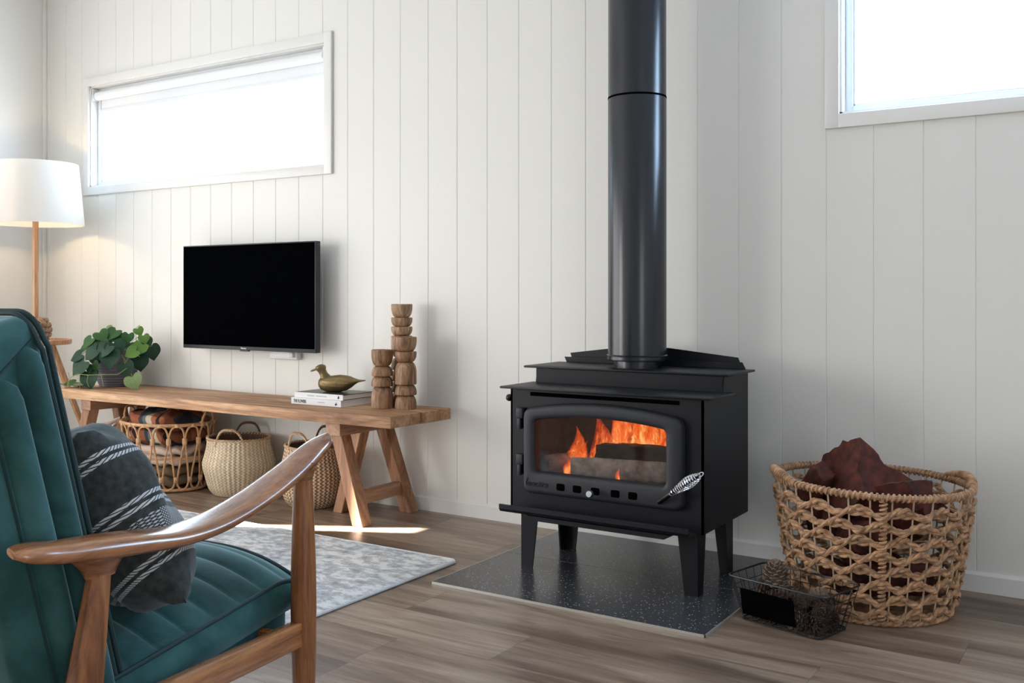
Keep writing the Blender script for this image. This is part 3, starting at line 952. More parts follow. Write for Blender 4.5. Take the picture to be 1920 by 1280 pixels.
# door handle with spring grip
hp0 = Vector((-1.357, yd - 0.004, 0.316)); hp1 = Vector((-1.300, yd - 0.036, 0.356)); hp2 = Vector((-1.184, yd - 0.085, 0.433))
hd = obj('handle_rod', MB().tube([hp0, hp1, hp1 + (hp2 - hp1) * 0.1], [0.0085, 0.0080, 0.0075], 12), M['gloss_black'], door, off=so)
pts = []; rad = []
dirv = (hp2 - hp1).normalized(); e1 = dirv.cross(Vector((0, 0, 1))).normalized(); e2 = dirv.cross(e1)
turns = 13
for i in range(turns * 12 + 1):
    t = i / (turns * 12)
    tt = t ** 0.9
    rr = 0.0088 + 0.0105 * sin(pi * min(1, max(0, (tt - 0.12) / 0.88))) ** 1.1 * (0.35 + 0.65 * tt) * 1.25
    a = 2 * pi * turns * t
    pts.append(hp1 + dirv * (tt * (hp2 - hp1).length) + (e1 * cos(a) + e2 * sin(a)) * rr)
obj('spring_grip', MB().tube(pts, 0.0022, 6), M['chrome'], hd, off=so)
obj('grip_core', MB().tube([hp1, hp1 + (hp2 - hp1) * 1.0], 0.0042, 8), M['gloss_black'], hd, off=so)
lp = [hp2 + dirv * (0.010 + 0.012 * cos(a)) + e2 * 0.006 * sin(a) for a in [2 * pi * i / 14 for i in range(14)]]
obj('grip_loop', MB().tube(lp, 0.0018, 6, closed=True), M['chrome'], hd, off=so)
# damper rod
dm = obj('damper_rod', MB().tube([(bx0 + 0.004, -0.47, 0.609), (-2.043, -0.47, 0.609)], 0.0045, 10), M['chrome'], stove, off=so)
obj('damper_ball', MB().lathe([(0.014 * sin(pi * i / 14) + 0.0001, -0.014 * cos(pi * i / 14)) for i in range(15)], 18, Matrix.Translation((-2.055, -0.47, 0.609))), M['gloss_black'], dm, off=so)

# fire: logs, embers and flame tongues
def rough_log(a, b, r, n=12, seg=14, jit=0.22, seed=1):
    rnd = random.Random(seed)
    a, b = Vector(a), Vector(b)
    d = (b - a).normalized(); e1 = d.cross(Vector((0, 0, 1))).normalized(); e2 = d.cross(e1)
    prof = [1 + rnd.uniform(-jit, jit) for _ in range(n)]
    m = MB()
    def fn(i, j):
        t = j / (seg - 1)
        rr = r * prof[i] * (1 + rnd.uniform(-0.05, 0.05)) * (1 - 0.12 * abs(2 * t - 1) ** 4)
        an = 2 * pi * i / n
        return a + (b - a) * t + (e1 * cos(an) + e2 * sin(an)) * rr
    m.grid(fn, n, seg, closeu=True)
    m.f.append(tuple(range(n))); m.f.append(tuple(range((seg - 1) * n, seg * n)))
    return m
def fire_log(a, b, r, mat, seed, label):
    c = (Vector(a) + Vector(b)) / 2
    o = obj('fire_log', rough_log(a, b, r, seed=seed), M[mat], None, angle=60, off=c)
    o.location = c
    tag(o, label, 'log', 'logs in the fire')
    return o
fire_log((-1.735, -0.535, 0.380), (-1.335, -0.490, 0.385), 0.043, 'ashlog', 3, 'grey ash-covered log burning at the front of the stove fire')
fire_log((-1.700, -0.40, 0.405), (-1.36, -0.42, 0.415), 0.050, 'charlog', 5, 'blackened charred log lying behind the ash-covered one in the stove')
fire_log((-1.88, -0.50, 0.372), (-1.79, -0.33, 0.372), 0.036, 'ashlog', 9, 'short grey log end at the hinge side of the stove fire')

def tongue(x, y, z, h, r, lean, seed, flat=0.45):
    rnd = random.Random(seed)
    m = MB()
    n, seg = 12, 14
    ph = rnd.uniform(0, 6)
    def fn(i, j):
        t = j / (seg - 1)
        rr = r * (sin(pi * min(1, t * 0.9 + 0.12)) ** 0.8) * (1 - t) ** 0.5 + 0.001
        a = 2 * pi * i / n
        wob = 0.25 * r * sin(5 * t + ph)
        return Vector((lean * t * t * h + wob + rr * cos(a), rr * sin(a) * flat, t * h))
    m.grid(fn, n, seg, closeu=True)
    o = obj('flame_tongue', m, M['flame'], flames, angle=180)
    o.location = (x - SX, y - SY, z - SZ)
flames = stove
fl = bpy.data.objects.new('fire', None); COL.objects.link(fl); fl.location = (SX, SY, SZ)
tag(fl, 'orange flames and embers of the fire inside the wood stove', 'fire')
flames = fl
rnd = random.Random(4)
for (x, y, z, h, r, l) in ((-1.60, -0.36, 0.42, 0.19, 0.060, -0.1), (-1.55, -0.34, 0.42, 0.20, 0.055, 0.1), (-1.65, -0.33, 0.44, 0.18, 0.050, -0.25), (-1.50, -0.35, 0.44, 0.18, 0.050, 0.1),
                           (-1.57, -0.30, 0.40, 0.20, 0.075, 0.0), (-1.63, -0.38, 0.45, 0.15, 0.040, -0.3), (-1.40, -0.36, 0.42, 0.15, 0.060, -0.4), (-1.36, -0.33, 0.42, 0.13, 0.055, -0.4),
                           (-1.44, -0.30, 0.42, 0.16, 0.060, -0.2), (-1.775, -0.47, 0.345, 0.10, 0.040, 0.25), (-1.745, -0.46, 0.34, 0.13, 0.038, 0.2), (-1.80, -0.40, 0.34, 0.17, 0.055, 0.0),
                           (-1.72, -0.36, 0.36, 0.20, 0.065, 0.0), (-1.78, -0.50, 0.338, 0.06, 0.036, 0.2), (-1.535, -0.585, 0.360, 0.045, 0.010, 0.1)):
    tongue(x, y, z, h, r, l, rnd.randint(0, 999))
m = MB()
for i in range(26):
    cx, cy = rnd.uniform(-1.86, -1.34), rnd.uniform(-0.48, -0.27)
    s = rnd.uniform(0.008, 0.018)
    m.rbox(cx - s, cx + s, cy - s, cy + s, 0.334, 0.334 + s, s * 0.3, 1)
eb = obj('embers', m, M['ember'], fl, off=so)
eb['kind'] = 'stuff'
lamp('fire_glow', 'POINT', (-1.60, -0.36, 0.50), 0.75, (1.0, 0.24, 0.05), shadow_soft_size=0.05)
lamp('fire_glow_low', 'POINT', (-1.78, -0.42, 0.40), 0.15, (1.0, 0.24, 0.05), shadow_soft_size=0.03)

# ------------------------------------------------------------------ flue pipe
FX, FY = -1.602, -0.290
flue = thing('flue_pipe', 'tall round black flue pipe rising from the top of the wood stove', 'flue', (FX, FY, 0.732))
o = obj('spigot', MB().lathe([(0.083, 0.0), (0.083, 0.034), (0.088, 0.034), (0.088, 0.0)], 48), M['flue'], flue)
obj('outer_casing', MB().lathe([(0.109, 0.034), (0.109, 1.006), (0.1085, 1.008)], 72), M['flue'], flue)
obj('outer_casing', MB().lathe([(0.1080, 1.004), (0.1080, ZC - 0.732)], 72), M['flue'], flue)
obj('bottom_ring', MB().lathe([(0.104, 0.026), (0.1125, 0.028), (0.1135, 0.034), (0.1125, 0.040), (0.1135, 0.046), (0.1095, 0.049)], 72), M['flue'], flue)
obj('joint_seam', MB().lathe([(0.1086, 1.000), (0.1097, 1.003), (0.1097, 1.006), (0.1086, 1.009)], 72), M['dark'], flue)


# ------------------------------------------------------------------ television
TX0, TX1, TZ0, TZ1, TY = -4.408, -3.426, 0.717, 1.269, -0.10
tv = thing('television', 'black flat television hung on the board wall above the bench', 'television', ((TX0 + TX1) / 2, TY + 0.02, TZ0))
off = tv.location
obj('housing', MB().rbox(TX0, TX1, TY, TY + 0.035, TZ0, TZ1, 0.003), M['tvframe'], tv, off=off)
obj('screen', MB().box(TX0 + 0.006, TX1 - 0.006, TY - 0.0012, TY + 0.001, TZ0 + 0.019, TZ1 - 0.006), M['screen'], tv, smooth=False, off=off)
obj('rear_bulge', MB().rbox(TX0 + 0.14, TX1 - 0.14, TY + 0.034, TY + 0.07, TZ0 + 0.04, TZ0 + 0.34, 0.012), M['tvframe'], tv, off=off)
obj('wall_bracket', MB().box(-4.08, -3.76, TY + 0.069, WY - 0.001, TZ0 + 0.12, TZ0 + 0.30), M['wire'], tv, smooth=False, off=off)
obj('sensor_tab', MB().rbox(-3.965, -3.905, TY + 0.002, TY + 0.02, TZ0 - 0.006, TZ0 + 0.002, 0.002), M['tvframe'], tv, off=off)
me = text_mesh('Hisense', 0.013, 0.0004, 'CENTER', bold=0.0003)
o = link('logo_lettering', me, M['logo_grey'], tv)
o.location = (-3.935 - off[0], TY - 0.0008 - off[1], TZ0 + 0.006 - off[2]); o.rotation_euler = (pi / 2, 0, 0)
pw = thing('power_outlet', 'small white power outlet box on the wall just below the television', 'outlet', (-3.73, WY, 0.69))
obj('box', MB().rbox(-0.10, 0.10, -0.034, 0.0, -0.018, 0.025, 0.006, 3), M['white_plastic'], pw)
obj('plug', MB().rbox(0.055, 0.085, -0.050, -0.030, -0.006, 0.020, 0.005, 2), M['white_plastic'], pw)

# ------------------------------------------------------------------ bench
BZ = 0.490
bench = thing('wooden_bench', 'long rustic wooden bench with trestle legs along the board wall', 'bench', (-3.86, -0.24, 0))
off = bench.location
BX0, BX1 = -5.05, -2.668
def top_plank(y0, y1, dx):
    m = MB().rbox(BX0 + dx, BX1 + dx, y0, y1, BZ - 0.050, BZ, 0.003, 2)
    cx = ((BX0 + BX1) / 2, (y0 + y1) / 2, BZ)
    o = obj('top_plank', m, M['bench'], bench, off=cx)
    o.location = Vector(cx) - Vector(off)
top_plank(-0.440, -0.232, 0.0); top_plank(-0.2295, -0.030, 0.012)
def bar(p0, p1, wx, wy, mat, name, parent, off, r=0.002):
    p0, p1 = Vector(p0), Vector(p1)
    c = (p0 + p1) / 2
    bm = bmesh.new()
    vs = [bm.verts.new((p.x + a * wx / 2 - c.x, p.y + b * wy / 2 - c.y, p.z - c.z)) for p in (p0, p1) for b in (-1, 1) for a in (-1, 1)]
    for f in [(0, 2, 3, 1), (4, 5, 7, 6), (0, 1, 5, 4), (2, 6, 7, 3), (0, 4, 6, 2), (1, 3, 7, 5)]:
        bm.faces.new([vs[i] for i in f])
    bmesh.ops.bevel(bm, geom=bm.edges[:], offset=r, segments=1, profile=0.5, affect='EDGES')
    o = obj(name, MB().bm(bm), mat, parent)
    o.location = c - Vector(off)
    return o
for cx, sg in ((-3.010, 1), (-4.798, -1)):
    m = MB().rbox(cx - 0.043, cx + 0.043, -0.425, -0.045, 0.384, 0.4395, 0.002, 1)
    o = obj('cross_beam', m, M['benchy'], bench, off=(cx, -0.235, 0.41)); o.location = Vector((cx, -0.235, 0.41)) - Vector(off)
    bar((cx + sg * 0.140, -0.390, 0), (cx + sg * 0.012, -0.385, 0.386), 0.062, 0.062, M['benchleg'], 'leg', bench, off)
    bar((cx + sg * 0.140, -0.062, 0), (cx + sg * 0.012, -0.085, 0.386), 0.062, 0.062, M['benchleg'], 'leg', bench, off)
    bar((cx - sg * 0.125, -0.230, 0), (cx - sg * 0.012, -0.225, 0.386), 0.055, 0.062, M['benchleg'], 'leg', bench, off)
    m = MB().rbox(cx + sg * 0.102 - 0.016, cx + sg * 0.102 + 0.016, -0.362, -0.092, 0.082, 0.142, 0.002, 1)
    o = obj('stretcher', m, M['benchy'], bench, off=(cx, -0.22, 0.11)); o.location = Vector((cx, -0.22, 0.11)) - Vector(off)

# ------------------------------------------------------------------ books
def book(name, label, x0, x1, y0, y1, z0, z1, top_mat, cat='book'):
    b = thing(name, label, cat, ((x0 + x1) / 2, (y0 + y1) / 2, z0), 0, 'books under the duck')
    o3 = b.location
    t = 0.0025
    m = MB(); m.box(x0, x1, y0, y1, z0, z0 + t); m.box(x0, x1, y0, y1, z1 - t, z1)
    cv = obj('cover', m, top_mat, b, smooth=False, off=o3)
    sp = obj('spine', MB().rbox(x0, x1, y0 - 0.002, y0 + 0.003, z0, z1, 0.0008, 1), M['paper'], b, off=o3)
    obj('page_block', MB().box(x0 + 0.004, x1 - 0.003, y0 + 0.003, y1 - 0.004, z0 + t, z1 - t), M['pages'], b, smooth=False, off=o3)
    return b, sp, o3
b, sp, o3 = book('hardcover_book', 'white hardcover book lettered THE FLOWERS on the bench', -3.405, -3.090, -0.283, -0.070, BZ, BZ + 0.030, M['paper'])
me = text_mesh('THE FLOWERS', 0.020, 0.0003, bold=0.0006, sx=0.62)
o = link('spine_title', me, M['ink'], sp); o.location = (-3.388 - o3[0], -0.2853 - o3[1], 0.008); o.rotation_euler = (pi / 2, 0, 0)
m = MB()
for i in range(9):
    m.box(-3.235 + i * 0.0052, -3.2312 + i * 0.0052, -0.2855, -0.285, BZ + 0.0135, BZ + 0.0175)
obj('spine_small_print', m, M['ink_grey'], sp, smooth=False, off=o3)
def bird(x, z, s):
    P = [(0, .1), (.25, .0), (.55, .05), (.8, .3), (1.0, .35), (.8, .5), (.55, .45), (.75, .9), (.45, .7), (.3, .45), (.05, .5), (.18, .3)]
    return [(x + p[0] * s, z + p[1] * s) for p in P]
obj('spine_emblem', MB().prism(bird(-3.128, BZ + 0.006, 0.018), -0.2857, -0.285, 'y'), M['ink'], sp, smooth=False, off=o3)
b, sp, o3 = book('hardcover_book', 'thinner white book with a dark cover lying on the lettered one', -3.395, -3.088, -0.272, -0.066, BZ + 0.030, BZ + 0.055, M['cover_dark'])
m = MB()
for i in range(22):
    if i not in (8, 9):
        m.box(-3.310 + i * 0.0056, -3.3062 + i * 0.0056, -0.2746, -0.2741, BZ + 0.040, BZ + 0.0445)
obj('spine_small_print', m, M['ink_grey'], sp, smooth=False, off=o3)
obj('spine_emblem', MB().prism([(-3.120, BZ + 0.036), (-3.112, BZ + 0.036), (-3.109, BZ + 0.043), (-3.112, BZ + 0.049), (-3.119, BZ + 0.049), (-3.117, BZ + 0.044), (-3.121, BZ + 0.041)], -0.2747, -0.2741, 'y'), M['ink'], sp, smooth=False, off=o3)

# ------------------------------------------------------------------ brass duck
duck = thing('duck_figurine', 'aged brass duck figurine standing on the two books', 'figurine', (-3.222, -0.175, BZ + 0.055), radians(14))
def loft(rings, n=20, up=(0, 0, 1)):
    """rings: (x, zc, half_width, half_height, power)"""
    m = MB()
    def fn(i, j):
        x, zc, w, h, bot = rings[j]
        a = 2 * pi * i / n
        s = sin(a)
        hh = h * (bot if s < 0 else 1)
        return Vector((x, w * cos(a), zc + hh * s))
    m.grid(fn, n, len(rings), closeu=True)
    m.f.append(tuple(range(n))); m.f.append(tuple(range((len(rings) - 1) * n, len(rings) * n)))
    return m
# body faces -x
rings = [(-0.078, 0.040, 0.006, 0.008, 1), (-0.074, 0.040, 0.020, 0.022, 1), (-0.062, 0.038, 0.033, 0.032, 1.0), (-0.040, 0.037, 0.042, 0.036, 1.02), (-0.010, 0.038, 0.047, 0.040, 0.95), (0.020, 0.040, 0.047, 0.042, 0.95),
         (0.045, 0.042, 0.041, 0.038, 0.93), (0.068, 0.047, 0.031, 0.028, 0.95), (0.088, 0.052, 0.020, 0.015, 1.0), (0.105, 0.055, 0.013, 0.007, 1), (0.125, 0.057, 0.011, 0.004, 1), (0.136, 0.058, 0.006, 0.003, 1)]
obj('body', loft(rings, 24), M['bronze'], duck, angle=60)
pts = [(-0.046, 0, 0.060), (-0.058, 0, 0.082), (-0.066, 0, 0.098), (-0.072, 0, 0.110), (-0.074, 0, 0.120), (-0.076, 0, 0.127)]
obj('neck_and_head', MB().tube(pts, [0.025, 0.0170, 0.0175, 0.0235, 0.0215, 0.008], 18), M['bronze'], duck, angle=60)
obj('bill', MB().tube([(-0.084, 0, 0.108), (-0.098, 0, 0.104), (-0.112, 0, 0.098), (-0.122, 0, 0.094)], [0.011, 0.0085, 0.0085, 0.003], 12, flat=0.6), M['bronze'], duck, angle=60)
for sg in (-1, 1):
    def wf(i, j, sg=sg):
        u = i / 9; v = j / 5
        x = -0.045 + 0.125 * u
        zc = 0.050 - 0.006 * u
        h = 0.024 * sin(pi * min(1, u * 0.92 + 0.08)) ** 0.6
        z = zc + (v - 0.5) * 2 * h * 0.75
        base = 0.047 * sqrt(max(0.02, 1 - ((x - 0.005) / 0.098) ** 2)) * sqrt(max(0.05, 1 - ((z - 0.040) / 0.047) ** 2))
        return Vector((x, sg * (base + 0.0035 - 0.003 * abs(2 * v - 1) + 0.001 * sin(12 * v + 3 * u)), z))
    obj('wing', MB().grid(wf, 10, 6), M['bronze'], duck, angle=60)
    obj('eye', MB().lathe([(0.0026 * sin(pi * i / 6) + 1e-5, -0.0026 * cos(pi * i / 6)) for i in range(7)], 8, Matrix.Translation((-0.083, sg * 0.0165, 0.114))), M['bronze'], duck)
duck.scale = (1.12, 1.12, 1.0)

# ------------------------------------------------------------------ turned wooden candle holders
def bowl_up(z0, h, r, rb):     # wide at the top
    out = [(rb, z0)]
    for i in range(1, 8):
        a = i / 7 * pi / 2
        out.append((rb + (r - rb) * sin(a), z0 + min(h * 0.8, 0.05) * (1 - cos(a))))
    out += [(r, z0 + h - 0.002), (r - 0.002, z0 + h)]
    return out
def bowl_down(z0, h, r, rb):
    return [(a, z0 + h - (b - z0)) for a, b in reversed(bowl_up(z0, h, r, rb))]
def candle_holder(label, x, y, segs, r, mat):
    t = thing('candle_holder', label, 'candle holder', (x, y, BZ), 0, 'turned wooden candle holders')
    z = 0
    for i, (k, h) in enumerate(segs):
        rb = r * 0.55
        prof = bowl_up(z, h, r, rb) if k == 'u' else bowl_down(z, h, r, rb)
        if i == len(segs) - 1 and k == 'u':
            prof += [(r * 0.82, z + h - 0.002), (r * 0.6, z + h - 0.02), (0.002, z + h - 0.022)]
        o = obj('turned_segment', MB().lathe(prof, 36), mat, t, angle=35)
        z += h
    return t
candle_holder('short four-tier turned wooden candle holder next to the books', -2.917, -0.200, [('d', 0.100), ('d', 0.046), ('d', 0.045), ('u', 0.074)], 0.049, M['turned'])
candle_holder('medium-height turned wooden candle holder in front of the tallest one', -2.806, -0.168, [('d', 0.064), ('d', 0.047), ('d', 0.100), ('u', 0.047), ('u', 0.066)], 0.049, M['turned'])
candle_holder('tallest turned wooden candle holder, closest to the wall', -2.886, -0.098, [('d', 0.068), ('d', 0.050), ('d', 0.052), ('d', 0.055), ('u', 0.100), ('u', 0.042), ('u', 0.042), ('u', 0.062)], 0.049, M['turned_light'])

# ------------------------------------------------------------------ floor lamp with tray
LX, LY = -5.396, -0.343
fl = thing('floor_lamp', 'tripod wooden floor lamp with white drum shade and round tray', 'lamp', (LX, LY, 0))
m = MB().lathe([(0.262, 1.410), (0.229, 1.760), (0.2275, 1.760), (0.2605, 1.410)], 64, cap=False)
m.f += [(k, (k + 1) % 64, 3 * 64 + (k + 1) % 64, 3 * 64 + k) for k in range(64)]
obj('lamp_shade', m, M['shade'], fl)
obj('pole', MB().lathe([(0.0165, 0.745), (0.0165, 1.440)], 8), M['lampwood'], fl, angle=20)
obj('socket', MB().lathe([(0.018, 1.44), (0.018, 1.49), (0.012, 1.495), (0.012, 1.52)], 16), M['wire'], fl)
obj('bulb', MB().lathe([(0.012, 1.52), (0.03, 1.56), (0.033, 1.585), (0.025, 1.61), (0.002, 1.618)], 20), M['bulb'], fl)
tr = obj('tray', MB().lathe([(0.002, 0.718), (0.186, 0.718), (0.192, 0.722), (0.192, 0.744), (0.188, 0.747), (0.182, 0.744), (0.180, 0.734), (0.002, 0.734)], 56, cap=False), M['lampwood'], fl)
for a in (42, 162, 282):
    ca, sa = cos(radians(a)), sin(radians(a))
    p0 = (0.085 * ca, 0.085 * sa, 0.718); p1 = (0.345 * ca, 0.345 * sa, 0.0)
    o = obj('leg', MB().tube([p0, p1], [0.021, 0.0135], 8, up0=(ca, sa, 0)), M['lampwood'], fl, angle=20)
for a in (60, 180, 300):
    obj('shade_arm', MB().tube([(0, 0, 1.50), (0.244 * cos(radians(a)), 0.244 * sin(radians(a)), 1.58)], 0.002, 6), M['wire'], fl)
lamp('lamp_light', 'POINT', (LX, LY, 1.56), 19.0, (1.0, 0.72, 0.42), shadow_soft_size=0.04)

# knotted rope pot on the tray
kp = thing('rope_pot', 'round brown pot of knotted braided rope on the lamp tray', 'pot', (LX + 0.075, LY - 0.035, 0.735))
for j in range(5):
    z = 0.016 + j * 0.027
    rr = 0.066 * sin(pi * (0.20 + 0.62 * j / 4)) ** 0.6
    for ph in (0, pi):
        pts = []
        for i in range(72):
            a = 2 * pi * i / 72
            w = 9 * a + ph + j
            pts.append(((rr + 0.006 * cos(w)) * cos(a), (rr + 0.006 * cos(w)) * sin(a), z + 0.007 * sin(w)))
        obj('rope_coil', MB().tube(pts, 0.0095, 6, closed=True), M['knit'], kp)
obj('liner', MB().lathe([(0.045, 0.0), (0.060, 0.04), (0.060, 0.09), (0.044, 0.125)], 24), M['knit'], kp)
obj('rope_end', MB().tube([(0.03, -0.02, 0.125), (0.05, -0.02, 0.135), (0.068, -0.01, 0.115), (0.075, 0.0, 0.105)], 0.011, 8), M['knit'], kp)

# ------------------------------------------------------------------ potted vine
PX, PY = -4.905, -0.165
plant = thing('potted_vine', 'heart-leaf vine in a ribbed slate-grey pot on the bench', 'plant', (PX, PY, BZ))
prof = [(0.080, 0.0), (0.090, 0.004)]
for i in range(26):
    t = i / 25
    r = 0.090 + 0.045 * (1 - (1 - t) ** 2.2)
    r += 0.0012 * (1 if i % 2 else -1)
    prof.append((r, 0.008 + 0.190 * t))
prof += [(0.135, 0.204), (0.131, 0.206), (0.126, 0.200), (0.122, 0.170), (0.002, 0.170)]
obj('pot', MB().lathe(prof, 56, sy=0.95), M['pot'], plant, angle=25)
obj('soil', MB().lathe([(0.122, 0.168), (0.10, 0.176), (0.002, 0.180)], 24, sy=0.95), M['soil'], plant)
def leaf_mesh(name, curl):
    # heart shape in local xy (tip at -y), z = out of the leaf
    m = MB()
    nu, nv = 11, 11
    def fn(i, j):
        u = -1 + 2 * i / (nu - 1); v = j / (nv - 1)
        # v 0 at the tip, 1 at the lobes
        w = 0.54 * (sin(pi / 2 * min(1.0, 0.01 + v / 0.66)) ** 1.12) * (1.0 if v < 0.72 else sqrt(max(0.0, 1 - ((v - 0.72) / 0.30) ** 2)) * 0.35 + 0.65)
        y = -0.62 + 1.02 * v
        if v > 0.72:
            y += 0.14 * (v - 0.72) / 0.28 * (1 - abs(abs(u) - 0.55) * 1.6) - 0.06 * (1 - abs(u)) * (v - 0.72) / 0.28 * 2.2
        x = u * w
        z = 0.09 * abs(u) ** 1.4 * w - curl * (y + 0.1) ** 2 * 0.5
        return Vector((x, y, z))
    m.grid(fn, nu, nv)
    me = m.mesh(name, True, 80)
    return me
LM = {}
for mk in ('leaf_dark', 'leaf_mid', 'leaf_bright', 'leaf_pale'):
    for ci, c in enumerate((0.35, 0.8)):
        me = leaf_mesh('leaf', c); me.materials.append(M[mk]); LM[(mk, ci)] = me
# frame facing the camera side of the plant: right = along wall-ish, toward = to the room
cr = Vector((0.841, 0.541, 0)); cf = Vector((0.541, -0.841, 0))
def px_to_local(px, py, toward):
    """photo pixel -> point on the plane through the pot axis, moved toward the room"""
    dep = 5.52 - toward
    lat = (px - 960) / 1850 * dep
    z = 1.0 + (554 - py) / 1850 * dep
    f = Vector((-0.5405, 0.8413, 0)); r = Vector((0.8413, 0.5405, 0))
    w = Vector((0, -3.65, 0)) + f * dep + r * lat
    w.z = z
    return w - Vector((PX, PY, BZ))
rnd = random.Random(11)
def add_leaf(px, py, size, ang, tilt, mat, toward, yaw=0.0, ci=None):
    o = bpy.data.objects.new('leaf', LM[(mat, rnd.randint(0, 1) if ci is None else ci)])
    COL.objects.link(o); o.parent = plant
    p = px_to_local(px, py, toward)
    # leaf plane: local z towards the room, tilted upward
    zax = (cf * cos(radians(tilt)) + Vector((0, 0, 1)) * sin(radians(tilt)))
    zax = Matrix.Rotation(radians(yaw), 3, 'Z') @ zax
    up = Vector((0, 0, 1)); yax = (up - zax * up.dot(zax)).normalized(); xax = yax.cross(zax)
    R = Matrix((xax, yax, zax)).transposed()
    R = R @ Matrix.Rotation(radians(ang), 3, 'Z')
    o.matrix_local = Matrix.Translation(p) @ R.to_4x4() @ Matrix.Scale(size, 4)
    return p, p + R @ Vector((0, 0.30 * size, -0.004))
# (px, py, size in metres, in-plane angle, upward tilt, material, distance toward the room, yaw)
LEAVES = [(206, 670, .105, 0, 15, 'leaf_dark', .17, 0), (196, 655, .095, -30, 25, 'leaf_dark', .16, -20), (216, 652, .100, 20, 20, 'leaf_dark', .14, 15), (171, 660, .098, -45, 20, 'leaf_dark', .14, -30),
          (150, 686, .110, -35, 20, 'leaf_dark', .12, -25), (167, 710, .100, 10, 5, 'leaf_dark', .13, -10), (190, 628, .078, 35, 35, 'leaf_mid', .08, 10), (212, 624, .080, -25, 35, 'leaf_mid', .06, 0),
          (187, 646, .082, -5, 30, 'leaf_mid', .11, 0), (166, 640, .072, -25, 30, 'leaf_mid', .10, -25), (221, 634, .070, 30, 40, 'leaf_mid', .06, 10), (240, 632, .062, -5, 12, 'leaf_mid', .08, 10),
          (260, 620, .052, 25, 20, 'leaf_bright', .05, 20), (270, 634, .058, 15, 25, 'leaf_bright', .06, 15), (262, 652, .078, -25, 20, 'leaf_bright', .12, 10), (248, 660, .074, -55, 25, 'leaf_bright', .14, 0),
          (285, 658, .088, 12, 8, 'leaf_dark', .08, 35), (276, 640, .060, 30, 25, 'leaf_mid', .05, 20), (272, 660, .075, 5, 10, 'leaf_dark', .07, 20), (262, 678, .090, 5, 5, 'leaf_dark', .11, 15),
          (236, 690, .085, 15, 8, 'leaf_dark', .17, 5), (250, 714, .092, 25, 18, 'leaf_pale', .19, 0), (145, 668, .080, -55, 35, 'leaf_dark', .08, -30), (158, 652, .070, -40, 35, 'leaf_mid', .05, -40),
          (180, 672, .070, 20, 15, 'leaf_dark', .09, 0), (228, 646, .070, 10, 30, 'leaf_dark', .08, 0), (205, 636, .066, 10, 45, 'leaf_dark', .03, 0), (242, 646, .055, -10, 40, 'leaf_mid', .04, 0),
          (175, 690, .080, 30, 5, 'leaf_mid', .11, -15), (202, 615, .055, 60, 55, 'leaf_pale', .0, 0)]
for L in LEAVES:
    p, q = add_leaf(*L[:8])
    base = Vector((p.x * 0.25, p.y * 0.25, 0.178))
    mid = (base + p) / 2 + Vector((0, 0, 0.05 + 0.02 * rnd.random()))
    pts = [base * (1 - t) ** 2 + mid * 2 * t * (1 - t) + q * t * t for t in [i / 6 for i in range(7)]]
    obj('stem', MB().tube(pts, 0.0016, 5), M['stem'], plant)
# leaves lying on the bench and trailing stems
for (dx, dy, s, a, mt) in ((-0.13, -0.165, .085, 60, 'leaf_pale'), (-0.055, -0.175, .080, 100, 'leaf_pale'), (-0.005, -0.185, .085, -80, 'leaf_mid'), (-0.215, -0.175, .078, 75, 'leaf_pale'), (-0.18, -0.12, .07, 40, 'leaf_mid')):
    o = bpy.data.objects.new('leaf', LM[(mt, 0)]); COL.objects.link(o); o.parent = plant
    o.matrix_local = Matrix.Translation((dx, dy, 0.014 + 0.004 * rnd.random())) @ Matrix.Rotation(radians(a), 4, 'Z') @ Matrix.Rotation(radians(8), 4, 'X') @ Matrix.Scale(s, 4)
add_leaf(131, 718, .062, -75, 60, 'leaf_mid', .06, -20)
def vine(pix, tw, r=0.0017):
    pts = [px_to_local(a, b, t) for (a, b), t in zip(pix, tw)]
    sm = []
    for i in range(len(pts) - 1):
        for k in range(4):
            sm.append(pts[i].lerp(pts[i + 1], k / 4))
    sm.append(pts[-1])
    obj('trailing_stem', MB().tube(sm, r, 5), M['stem'], plant)
vine([(238, 690), (221, 702), (190, 702), (165, 703), (145, 701), (133, 707)], [.18, .19, .19, .18, .16, .14])
vine([(133, 707), (129, 715), (128, 725)], [.14, .13, .13])
vine([(165, 703), (163, 715), (167, 726)], [.18, .18, .18])
vine([(190, 702), (192, 715), (194, 725)], [.19, .19, .19])
vine([(150, 702), (149, 716), (150, 728)], [.17, .17, .17])
vine([(128, 698), (130, 706), (127, 716), (126, 724)], [.12, .13, .13, .13])
vine([(241, 668), (238, 676), (234, 680)], [.14, .16, .17])
vine([(256, 652), (255, 632), (254, 616), (262, 609)], [.03, .03, .03, .03])

# ------------------------------------------------------------------ rug
RX0, RX1, RY0, RY1 = -5.0, -2.170, -2.9, -0.648
rug = thing('area_rug', 'pale grey patterned rug with a bound edge in front of the bench', 'rug', ((RX0 + RX1) / 2, (RY0 + RY1) / 2, 0))
off = rug.location
obj('pile', MB().box(RX0 + 0.006, RX1 - 0.006, RY0 + 0.006, RY1 - 0.006, 0.0008, 0.010), M['rug'], rug, smooth=False, off=off)
obj('bound_edge', MB().tube([(x, y, 0.0062) for x, y in [(RX0, RY0), (RX1 - .02, RY0), (RX1, RY0 + .02), (RX1, RY1 - .02), (RX1 - .02, RY1), (RX0, RY1)]], 0.0055, 8, closed=True), M['rug_bind'], rug, off=off)

